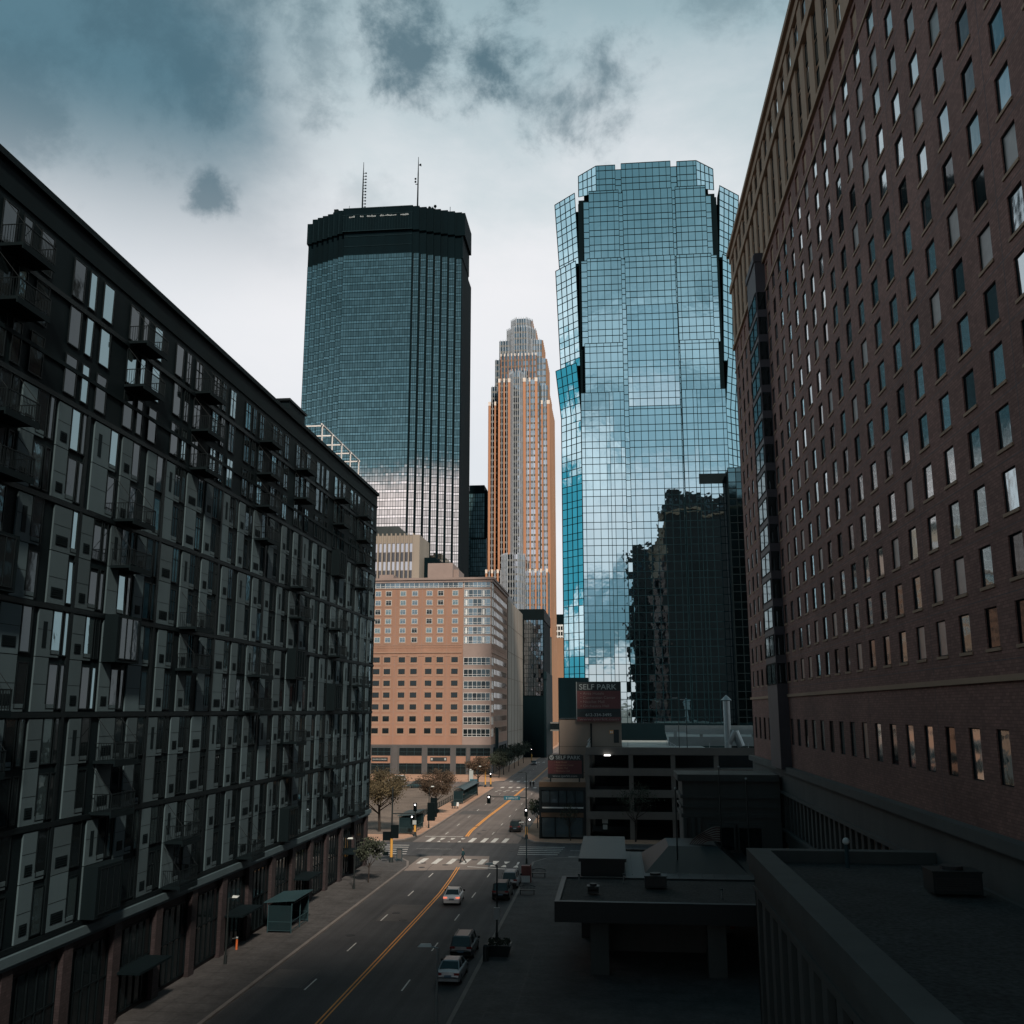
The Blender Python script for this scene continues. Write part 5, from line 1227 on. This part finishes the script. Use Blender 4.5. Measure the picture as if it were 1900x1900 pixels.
# ------------------------------------------------------------------ cars
def car(kind, paint, loc, rz, label, lights='tail_off', grp='cars on the streets'):
    """nose towards +y"""
    L_, Wd, Ht = dict(sedan=(4.8,1.84,1.46), suv=(4.7,1.92,1.78), van=(5.1,1.98,1.78))[kind]
    t_ = thing('car', label, 'car', (0,0,0), 0, grp); hw_ = Wd/2; bl = .92 if kind == 'sedan' else 1.02
    # lower body loft: (y, belt z, half width scale, bottom z)
    if kind == 'sedan': st = [(-.5,.62,.88,.36),(-.485,.92,.94,.30),(-.42,1.0,.98,.22),(-.30,1.0,1,.2),(0,.95,1,.2),(.2,.94,1,.2),(.33,.88,.99,.22),(.44,.76,.95,.24),(.49,.62,.88,.3),(.5,.5,.8,.36)]
    else: st = [(-.5,.75,.90,.42),(-.49,1.0,.95,.36),(-.44,1.06,.99,.28),(-.30,1.05,1,.26),(0,1.04,1,.26),(.2,1.05,1,.26),(.34,1.02,.99,.28),(.44,.94,.95,.3),(.49,.8,.9,.36),(.5,.6,.82,.42)]
    m = MB(); prof = lambda s, z, w, b: [(-hw_*w*.93,b),(-hw_*w,b+.22),(-hw_*w,z-.28),(-hw_*w*.95,z-.07),(-hw_*w*.82,z),(0,z+.03),(hw_*w*.82,z),(hw_*w*.95,z-.07),(hw_*w,z-.28),(hw_*w,b+.22),(hw_*w*.93,b)]
    for s, z, w, b in st:
        for X_, Z_ in prof(s, z, w, b): m.v.append((X_, s*L_, Z_))
    k = 11
    for i in range(len(st)-1):
        for j in range(k-1): a = i*k+j; m.face((a, a+1, a+k+1, a+k))
        m.face((i*k+k-1, i*k, i*k+k, i*k+2*k-1))
    m.face(tuple(range(k))); m.face(tuple(len(m.v)-1-q for q in range(k)))
    body = part('body', m, paint, t_, smooth=False)
    # greenhouse
    if kind == 'sedan': gs = [(-.40,.98,.80,.0),(-.22,Ht-.03,.64,1),(.0,Ht,.66,1),(.10,Ht-.04,.64,1),(.27,.95,.80,0)]
    else: gs = [(-.485,1.04,.84,0),(-.42,Ht-.06,.70,1),(-.05,Ht,.72,1),(.12,Ht-.05,.70,1),(.27,1.02,.84,0)]
    zb = gs[0][1]; m = MB(); y0, y1, y2, y3, y4 = [q[0]*L_ for q in gs]; w0 = hw_*.84; w1 = hw_*gs[2][2]; zt = Ht
    m.hexa([(-w0,y0,zb-.05),(w0,y0,zb-.05),(w0,y4,zb-.05),(-w0,y4,zb-.05),(-w1,y1,zt-.06),(w1,y1,zt-.06),(w1,y3,zt-.06),(-w1,y3,zt-.06)])
    part('cabin', m, 'car_glass', t_)
    m = MB(); m.hexa([(-w1*1.01,y1-.03,zt-.08),(w1*1.01,y1-.03,zt-.08),(w1*1.01,y3+.03,zt-.08),(-w1*1.01,y3+.03,zt-.08),(-w1*.88,y1+.12,zt),(w1*.88,y1+.12,zt),(w1*.88,y3-.12,zt),(-w1*.88,y3-.12,zt)])
    for sx in (-1, 1):                    # pillars
        for (ya, yb) in ((y0, y1), (y4, y3), ((y0+y4)/2-.1, (y1+y3)/2)): m.bar((sx*w0*1.005, ya, zb-.03), (sx*w1*1.01, yb, zt-.05), .07, .09)
    if kind != 'sedan':
        for sx in (-1, 1): m.bar((sx*w1*.82, y1+.2, zt+.05), (sx*w1*.82, y3-.2, zt+.05), .04, .05)
    part('roof', m, paint, t_)
    # shut lines, bumper, lights, plate, mirrors
    m = MB()
    for yy in (-.16, .06, .2):
        for sx in (-1, 1): m.box(sx*hw_*1.001-.004, sx*hw_*1.001+.004, yy*L_-.012, yy*L_+.012, .35, .8)
    m.box(-hw_*.86, hw_*.86, -L_*.5-.02, -L_*.5+.2, .30, .52); m.box(-hw_*.8, hw_*.8, L_*.5-.2, L_*.5+.02, .32, .5); part('bumper_trim', m, 'rubber' if kind != 'sedan' else paint, t_)
    for sx in (-1, 1):
        m = MB(); zc = .80 if kind == 'sedan' else .95
        m.box(min(sx*hw_*.50, sx*hw_*.93), max(sx*hw_*.50, sx*hw_*.93), -L_*.5-.025, -L_*.5+.15, zc-.07, zc+.09); part('tail_light', m, lights, t_)
        m = MB(); m.box(min(sx*hw_*.50, sx*hw_*.86), max(sx*hw_*.50, sx*hw_*.86), L_*.49-.12, L_*.5, .58, .70); part('headlight', m, 'frame_white', t_)
        m = MB(); m.box(min(sx*hw_*.98, sx*hw_*1.2), max(sx*hw_*.98, sx*hw_*1.2), L_*.19, L_*.19+.14, bl-.0, bl+.17); part('mirror', m, 'rubber', t_)
    m = MB(); m.box(-.26, .26, -L_*.5-.04, -L_*.5+.05, .58, .74); part('number_plate', m, 'plate', t_)
    for sx in (-1, 1):
        for yy in (-.31, .32):
            m = MB(); xx = sx*(hw_-.12); m.tube((xx-.11, yy*L_, .34), (xx+.12, yy*L_, .34), .34, n=18); w_ = part('wheel', m, 'rubber', t_)
            m = MB(); m.tube((xx+sx*.115-.01, yy*L_, .34), (xx+sx*.115+.015, yy*L_, .34), .2, n=14); part('rim', m, 'rim', w_)
    bpy.context.view_layer.update()
    t_.location = loc; t_.rotation_euler = (0, 0, rz); return t_
car('sedan', 'car_white', (-17.3, 108.6, 0), R(3), 'white sedan driving away beside the double yellow line, tail lights glowing', 'tail')
car('suv', 'car_black', (-12.4, 111.7, 0), 0, 'black car parked at the right kerb, directly behind the silver one')
car('suv', 'car_silver', (-12.2, 118.9, 0), 0, 'pale silver car parked at the right kerb just before the crossing')
car('suv', 'car_black', (-16.7, 170.7, 0), 0, 'black car waiting in the right lane beyond the first crossing')
car('suv', 'car_grey', (-12.8, 86.5, 0), 0, 'grey sport utility car in the right kerb lane near the bottom of the view')
car('sedan', 'car_silver', (-12.6, 79.0, 0), 0, 'silver car at the very bottom behind the grey sport utility car')
car('van', 'car_white', (-61.5, 281, 0), R(90), 'white minivan crossing in front of the hotel shopfronts')
car('suv', 'car_teal', (-51.5, 259.5, .02), R(90), 'dark teal car in front of the white minivan at the lot edge')
car('suv', 'car_grey', (9.0, 95.5, .14), R(10), 'dark car under the entrance canopy')
car('sedan', 'car_grey', (-29.6, 372, 0), R(180), 'small dark car far up the street by the hotel trees')
car('sedan', 'car_black', (-17.4, 300, 0), 0, 'dark car parked on the right beyond the second crossing')

# ------------------------------------------------------------------ people
def skin(name, V, Eg, rad, parent, mt, root=0, sub=2):
    me = bpy.data.meshes.new(name); me.from_pydata(V, Eg, []); o = new(name, me, parent)
    o.modifiers.new('Skin', 'SKIN'); me.materials.append(M[mt])
    if not me.skin_vertices: 
        pass
    lay = me.skin_vertices[0] if me.skin_vertices else None
    if lay is None:
        bpy.context.view_layer.objects.active = o
        me.attributes.new('skin', 'FLOAT', 'POINT'); lay = None
    if lay:
        for i, r in enumerate(rad): lay.data[i].radius = (r, r) if not isinstance(r, tuple) else r; lay.data[i].use_root = (i == root)
    s = o.modifiers.new('Sub', 'SUBSURF'); s.levels = sub; s.render_levels = sub
    for p in me.polygons: p.use_smooth = True
    o.modifiers['Skin'].use_smooth_shade = True
    return o
def limb_mesh(mb, pts, rads, n=10):
    """one continuous tapering tube through pts"""
    pts = [Vector(p) for p in pts]; k0 = len(mb.v)
    for i, p in enumerate(pts):
        d = (pts[min(i+1, len(pts)-1)]-pts[max(i-1, 0)]).normalized(); a = d.orthogonal().normalized() if abs(d.x) > .9 else d.cross(Vector((1,0,0))).normalized(); b = d.cross(a)
        rx, ry = rads[i] if isinstance(rads[i], tuple) else (rads[i], rads[i])
        for j in range(n): t = 2*math.pi*j/n; mb.v.append(tuple(p+b*math.cos(t)*rx+a*math.sin(t)*ry))
    for i in range(len(pts)-1):
        for j in range(n): q = (j+1) % n; mb.face((k0+i*n+j, k0+i*n+q, k0+(i+1)*n+q, k0+(i+1)*n+j))
    mb.face(tuple(k0+n-1-j for j in range(n))); mb.face(tuple(k0+(len(pts)-1)*n+j for j in range(n)))
def person(loc, rz, label, top, legs, stride=.34, h=1.78, hat=False, grp='pedestrians on the crossings'):
    """faces +y; striding"""
    s = h/1.78; t_ = thing('person', label, 'person', (0,0,0), 0, grp)
    V_ = lambda *p: tuple(c*s for c in p); st = stride
    b = MB()
    hipz = .92
    # torso + neck + head in one surface, limbs rooted inside it
    limb_mesh(b, [V_(0,0,.84), V_(0,0,.95), V_(0,.01,1.1), V_(0,.02,1.28), V_(0,.02,1.42), V_(0,.02,1.48), V_(0,.03,1.54), V_(0,.05,1.58), V_(0,.06,1.66), V_(0,.05,1.74), V_(0,.05,1.78)],
              [(.13*s,.09*s),(.165*s,.11*s),(.14*s,.10*s),(.18*s,.115*s),(.17*s,.10*s),(.07*s,.065*s),(.055*s,.06*s),(.065*s,.085*s),(.078*s,.10*s),(.065*s,.08*s),(.02*s,.03*s)], 12)
    legsJ = {1: (V_(.09,0,.9), V_(.10,st*.75,.50), V_(.10,st,.09)), -1: (V_(-.09,0,.9), V_(-.10,-st*.25,.48), V_(-.10,-st*1.15,.12))}
    armJ = {1: (V_(.19,.02,1.40), V_(.25,-.14,1.13), V_(.25,-.16,.90)), -1: (V_(-.19,.02,1.40), V_(-.25,.06,1.13), V_(-.24,.26,1.0))}
    for sd in (1, -1):
        a, k_, f_ = legsJ[sd]; limb_mesh(b, [a, k_, f_], [.085*s, .055*s, .038*s], 8)
        a, e, w = armJ[sd]; limb_mesh(b, [a, e, w], [.05*s, .04*s, .028*s], 8)
        d = (Vector(w)-Vector(e)).normalized(); P0 = Vector(w); palm = P0+d*.09*s
        limb_mesh(b, [P0, palm], [(.03*s,.015*s), (.042*s,.014*s)], 6)
        for q in range(4): o_ = (q-1.5)*.02*s; f0 = palm+Vector((0, o_*.9, o_*.3)); f1 = f0+d*.04*s; f2 = f1+(d*.6+Vector((-sd*.5,0,0)))*.03*s*(1.1-.12*abs(q-1.4)); limb_mesh(b, [f0, f1, f2], [.009*s,.008*s,.006*s], 5)
        th = P0+d*.03*s; limb_mesh(b, [th, th+Vector((0,.03*s,0))+d*.02*s, th+Vector((0,.035*s,0))+d*.05*s], [.011*s,.009*s,.007*s], 5)
    b.ball(V_(0,.155,1.65), .016*s, 6)     # nose
    for sd in (1, -1): b.ball(V_(sd*.078,.05,1.65), .022*s, 6)
    part('body', b, 'skin', t_, smooth=True)
    m = MB()
    for sd in (1, -1): m.ball(V_(sd*.03,.138,1.675), .011*s, 6)
    m.box(-.025*s, .025*s, .135*s, .15*s, 1.60*s, 1.608*s); part('eyes_and_mouth', m, 'hair', t_)
    m = MB(); limb_mesh(m, [V_(0,0,.88), V_(0,.0,.98), V_(0,.01,1.1), V_(0,.02,1.28), V_(0,.02,1.42), V_(0,.02,1.48)], [(.175*s,.12*s),(.18*s,.125*s),(.165*s,.12*s),(.20*s,.13*s),(.185*s,.115*s),(.08*s,.075*s)], 12)
    for sd in (1, -1): a, e, w = armJ[sd]; limb_mesh(m, [a, e, tuple(Vector(e).lerp(Vector(w), .93))], [.07*s, .056*s, .042*s], 8)
    part('jacket', m, top, t_, smooth=True)
    m = MB(); limb_mesh(m, [V_(0,0,.82), V_(0,0,.9), V_(0,0,.97)], [(.15*s,.11*s),(.175*s,.12*s),(.16*s,.11*s)], 12)
    for sd in (1, -1): a, k_, f_ = legsJ[sd]; limb_mesh(m, [a, k_, f_], [.10*s, .075*s, .062*s], 8)
    part('trousers', m, legs, t_, smooth=True)
    for sd in (1, -1):
        f_ = Vector(legsJ[sd][2]); m = MB(); q = .0 if sd == 1 else .06*s
        m.hexa([(f_.x-.045*s,f_.y-.07*s,0+q),(f_.x+.045*s,f_.y-.07*s,0+q),(f_.x+.05*s,f_.y+.2*s,0),(f_.x-.05*s,f_.y+.2*s,0),(f_.x-.04*s,f_.y-.06*s,.1*s+q),(f_.x+.04*s,f_.y-.06*s,.1*s+q),(f_.x+.035*s,f_.y+.17*s,.05*s),(f_.x-.035*s,f_.y+.17*s,.05*s)]); part('shoe', m, 'shoe', t_)
    m = MB(); limb_mesh(m, [V_(0,.0,1.60), V_(0,.02,1.68), V_(0,.035,1.75), V_(0,.04,1.80)], [(.07*s,.07*s),(.088*s,.095*s),(.08*s,.09*s),(.03*s,.04*s)], 10); part('hair' if not hat else 'cap', m, 'hair' if not hat else 'cloth_pale', t_, smooth=True)
    t_.location = loc; t_.rotation_euler = (0, 0, rz); return t_
person((-20.35, 135.2, .01), R(90), 'lone person in a teal top and dark trousers striding across the near crossing', 'cloth_teal', 'cloth_dark', .36, 1.88)
person((-22.1, 264.5, .01), R(180), 'person in black with a pale cap, left of the pair on the second crossing', 'cloth_black', 'cloth_black', .22, 1.75, hat=True)
person((-21.3, 264.8, .01), R(180), 'person in black with a pale cap, right of the pair on the second crossing', 'cloth_black', 'cloth_black', .2, 1.78, hat=True)
person((-34.6, 181, .14), R(20), 'person in dark clothes standing on the pavement near the black column', 'cloth_dark', 'cloth_black', .1, 1.72)

# ------------------------------------------------------------------ sky and sun
EL, AZ = 40., 20.                         # sun behind the viewer, to the right
w = bpy.data.worlds.new('World'); sc.world = w; w.use_nodes = True
nt = w.node_tree; nt.nodes.clear(); N, L = nt.nodes.new, nt.links.new
def val(x): return x
def mth(op, a, b=None, c=None, clamp=False):
    n = N('ShaderNodeMath'); n.operation = op; n.use_clamp = clamp
    for i, q in enumerate((a, b, c)):
        if q is None: continue
        if isinstance(q, (int, float)): n.inputs[i].default_value = q
        else: L(q, n.inputs[i])
    return n.outputs[0]
def smooth(x, lo, hi):
    n = N('ShaderNodeMapRange'); n.interpolation_type = 'SMOOTHSTEP'; L(x, n.inputs['Value'])
    n.inputs['From Min'].default_value = lo; n.inputs['From Max'].default_value = hi; return n.outputs['Result']
def mixc(f, a, b):
    n = N('ShaderNodeMix'); n.data_type = 'RGBA'; n.clamp_factor = True
    if isinstance(f, (int, float)): n.inputs[0].default_value = f
    else: L(f, n.inputs[0])
    for i, q in ((6, a), (7, b)):
        if isinstance(q, tuple): n.inputs[i].default_value = (*q, 1)
        else: L(q, n.inputs[i])
    return n.outputs[2]
tc = N('ShaderNodeTexCoord'); D = tc.outputs['Generated']
sp = N('ShaderNodeSeparateXYZ'); L(D, sp.inputs[0]); X_, Y_, Z_ = sp.outputs
sky = N('ShaderNodeTexSky'); sky.sky_type = 'NISHITA'; sky.sun_disc = False; sky.sun_elevation = R(EL); sky.sun_rotation = R(180-AZ)
sky.air_density = 1.; sky.dust_density = 1.5
# cloud-plane coordinates
zc = mth('ADD', mth('MAXIMUM', Z_, 0.), .16)
cb_ = N('ShaderNodeCombineXYZ'); L(mth('DIVIDE', X_, zc), cb_.inputs[0]); L(mth('DIVIDE', Y_, zc), cb_.inputs[1])
def noise(vec, s, det=8, rough=.55, dist=0., off=0.):
    n = N('ShaderNodeTexNoise'); n.inputs['Scale'].default_value = s; n.inputs['Detail'].default_value = det; n.inputs['Roughness'].default_value = rough; n.inputs['Distortion'].default_value = dist
    mp = N('ShaderNodeMapping'); mp.inputs['Location'].default_value = (off, off*.7, off*.3); L(vec, mp.inputs[0]); L(mp.outputs[0], n.inputs[0]); return n.outputs['Fac']
nA = noise(cb_.outputs[0], .9, 7, .5, .1, 3.1); nB = noise(cb_.outputs[0], 2.6, 8, .6, .2, 8.3); nC = noise(D, 7., 9, .62, .3, 1.7)
# forward sky: bright low, teal-grey higher
fr_hi = mixc(smooth(nA, .32, .70), (.30, .44, .495), (.56, .67, .70))
fr_lo = mixc(smooth(nA, .3, .7), (.76, .80, .84), (.91, .91, .93))
elev = mth('ADD', Z_, mth('MULTIPLY', mth('SUBTRACT', nB, .5), .26))
fwd = mixc(smooth(elev, .42, .64), fr_lo, fr_hi)
fwd = mixc(mth('MULTIPLY', smooth(mth('ADD', X_, mth('MULTIPLY', mth('SUBTRACT', nB, .5), .3)), -.20, -.40), smooth(Z_, .36, .56)), fwd, (.105, .21, .265))
# individual dark clouds (azimuth from +y, elevation), their outlines broken by warped noise
wn = N('ShaderNodeTexNoise'); wn.inputs['Scale'].default_value = 9.; wn.inputs['Detail'].default_value = 3; L(D, wn.inputs[0])
ws = N('ShaderNodeVectorMath'); ws.operation = 'SUBTRACT'; L(wn.outputs['Color'], ws.inputs[0]); ws.inputs[1].default_value = (.5, .5, .5)
wm_ = N('ShaderNodeVectorMath'); wm_.operation = 'SCALE'; L(ws.outputs[0], wm_.inputs[0]); wm_.inputs['Scale'].default_value = .045
wa = N('ShaderNodeVectorMath'); wa.operation = 'ADD'; L(D, wa.inputs[0]); L(wm_.outputs[0], wa.inputs[1]); DW = wa.outputs[0]
nD = noise(D, 13., 10, .66, .15, 4.4)
def blob(az, el, rad, sx=1.):
    d = Vector((math.sin(R(az))*math.cos(R(el)), math.cos(R(az))*math.cos(R(el)), math.sin(R(el))))
    sb = N('ShaderNodeVectorMath'); sb.operation = 'SUBTRACT'; L(DW, sb.inputs[0]); sb.inputs[1].default_value = d
    sc_ = N('ShaderNodeVectorMath'); sc_.operation = 'MULTIPLY'; L(sb.outputs[0], sc_.inputs[0]); sc_.inputs[1].default_value = (1/sx, 1/sx, 1)
    ln = N('ShaderNodeVectorMath'); ln.operation = 'LENGTH'; L(sc_.outputs[0], ln.inputs[0])
    f = mth('SUBTRACT', 1.15, mth('DIVIDE', ln.outputs['Value'], rad))
    return smooth(mth('ADD', f, mth('MULTIPLY', mth('SUBTRACT', nD, .5), 3.4)), .15, 1.15)
cl = None
CLOUDS = ((-1.6, 34.4, .052, 1.7), (-8.0, 36.4, .055, 1.1), (-12.6, 36.6, .062, 1.3), (-18.4, 34.9, .060, 1.), (-26.5, 37.4, .11, 1.5), (-24.4, 28.2, .028, 1.), (-15.9, 28.8, .030, 1.7), (9, 42, .09, 1.6), (-36, 31, .08, 1.8))
DARK = (.72, .88, .85, .5, .6, .7, .18, .4, .45)
for (a, e, r_, sx), k in zip(CLOUDS, DARK):
    b_ = mth('MULTIPLY', blob(a, e, r_, sx), k); cl = b_ if cl is None else mth('MAXIMUM', cl, b_)
fwd = mixc(cl, fwd, (.065, .135, .175))
# sky behind the viewer (seen in the glass): bright pinkish band low down, heavy teal cloud above, blue breaks to the west
nS = noise(D, 3.6, 4, .5, .6, 5.2); nT = noise(cb_.outputs[0], 1.5, 5, .5, .3, 1.1)
bandz = mth('ADD', Z_, mth('MULTIPLY', mth('SUBTRACT', nS, .5), .16))
bandw = mth('ADD', Z_, mth('MULTIPLY', mth('SUBTRACT', nC, .5), .07))
west = mth('SUBTRACT', 0., mth('DIVIDE', X_, mth('ADD', mth('ABSOLUTE', Y_), .05)))
r_hi = mixc(smooth(nT, .45, .58), (.075, .185, .23), (.42, .56, .62))
r_hi = mixc(smooth(Z_, .36, .50), r_hi, mixc(smooth(nS, .35, .65), (.085, .20, .24), (.17, .31, .355)))
r_hi = mixc(mth('MULTIPLY', smooth(bandz, .40, .375), smooth(bandz, .30, .335)), r_hi, (.50, .62, .68))
r_mid = mixc(smooth(nS, .40, .58), (.34, .49, .56), (1.05, 1.04, 1.07))
r_lo = mixc(smooth(nS, .36, .56), (.70, .74, .80), (1.0, .93, .95))
r_lo = mixc(mth('MULTIPLY', smooth(bandw, .145, .115), smooth(bandw, .03, .05)), r_lo, mixc(smooth(nC, .35, .65), (.12, .24, .30), (.34, .46, .54)))
r_lo = mixc(smooth(bandw, .045, .02), r_lo, (.95, .82, .82))
ax = mixc(smooth(bandz, .19, .24), r_lo, r_mid); ax = mixc(smooth(bandz, .265, .315), ax, r_hi)
dteal = mixc(smooth(nS, .3, .7), (.026, .080, .098), (.045, .120, .142))
dteal = mixc(smooth(Z_, .42, .24), dteal, mixc(smooth(nC, .3, .7), (.065, .165, .20), (.13, .25, .29)))
wlo = mixc(smooth(nC, .35, .6), (.86, .78, .78), (1.08, .95, .93))
wx = mixc(smooth(bandw, .215, .250), wlo, dteal)
rear_ = mixc(smooth(west, .075, .125), ax, wx)
col = mixc(smooth(Y_, -.12, .12), rear_, fwd)
blue = mixc(smooth(noise(D, 8., 6, .55, .3, 6.1), .455, .525), (.045, .33, .42), (.88, .94, .97))
blue = mixc(smooth(bandz, .35, .41), blue, (.50, .64, .70))
col = mixc(smooth(X_, -.55, -.78), col, blue)
col = mixc(smooth(X_, .60, .82), col, mixc(smooth(nS, .4, .6), (.34, .50, .56), (.62, .70, .74)))
# sky overhead, out of view, made dark to dim the streets below
col = mixc(smooth(Z_, .60, .78), col, (.036, .098, .122))
sk_ = N('ShaderNodeVectorMath'); sk_.operation = 'SCALE'; L(sky.outputs[0], sk_.inputs[0]); sk_.inputs['Scale'].default_value = .1
col = mixc(.06, col, sk_.outputs[0])
# below the horizon: dim ground tone
col = mixc(smooth(Z_, -.03, .0), (.10, .11, .12), col)
sc10 = N('ShaderNodeVectorMath'); sc10.operation = 'SCALE'; L(col, sc10.inputs[0]); sc10.inputs['Scale'].default_value = 10.
bg = N('ShaderNodeBackground'); L(sc10.outputs[0], bg.inputs[0]); bg.inputs['Strength'].default_value = .1
ow = N('ShaderNodeOutputWorld'); L(bg.outputs[0], ow.inputs[0])
w.cycles.sampling_method = 'AUTOMATIC'
sl = bpy.data.lights.new('sun', 'SUN'); sl.energy = 3.8; sl.angle = R(5); sl.color = (1., .86, .72)
so = bpy.data.objects.new('sun', sl); COL.objects.link(so)
sd = Vector((math.sin(R(AZ))*math.cos(R(EL)), -math.cos(R(AZ))*math.cos(R(EL)), math.sin(R(EL))))
so.rotation_euler = sd.to_track_quat('Z', 'Y').to_euler(); so.location = (60, -80, 120)

sc.view_settings.view_transform = 'Standard'; sc.view_settings.look = 'None'; sc.view_settings.exposure = 0; sc.view_settings.gamma = 1
sc.cycles.max_bounces = 5; sc.cycles.glossy_bounces = 3; sc.cycles.diffuse_bounces = 3; sc.cycles.sample_clamp_indirect = 3
sc.cycles.use_denoising = True
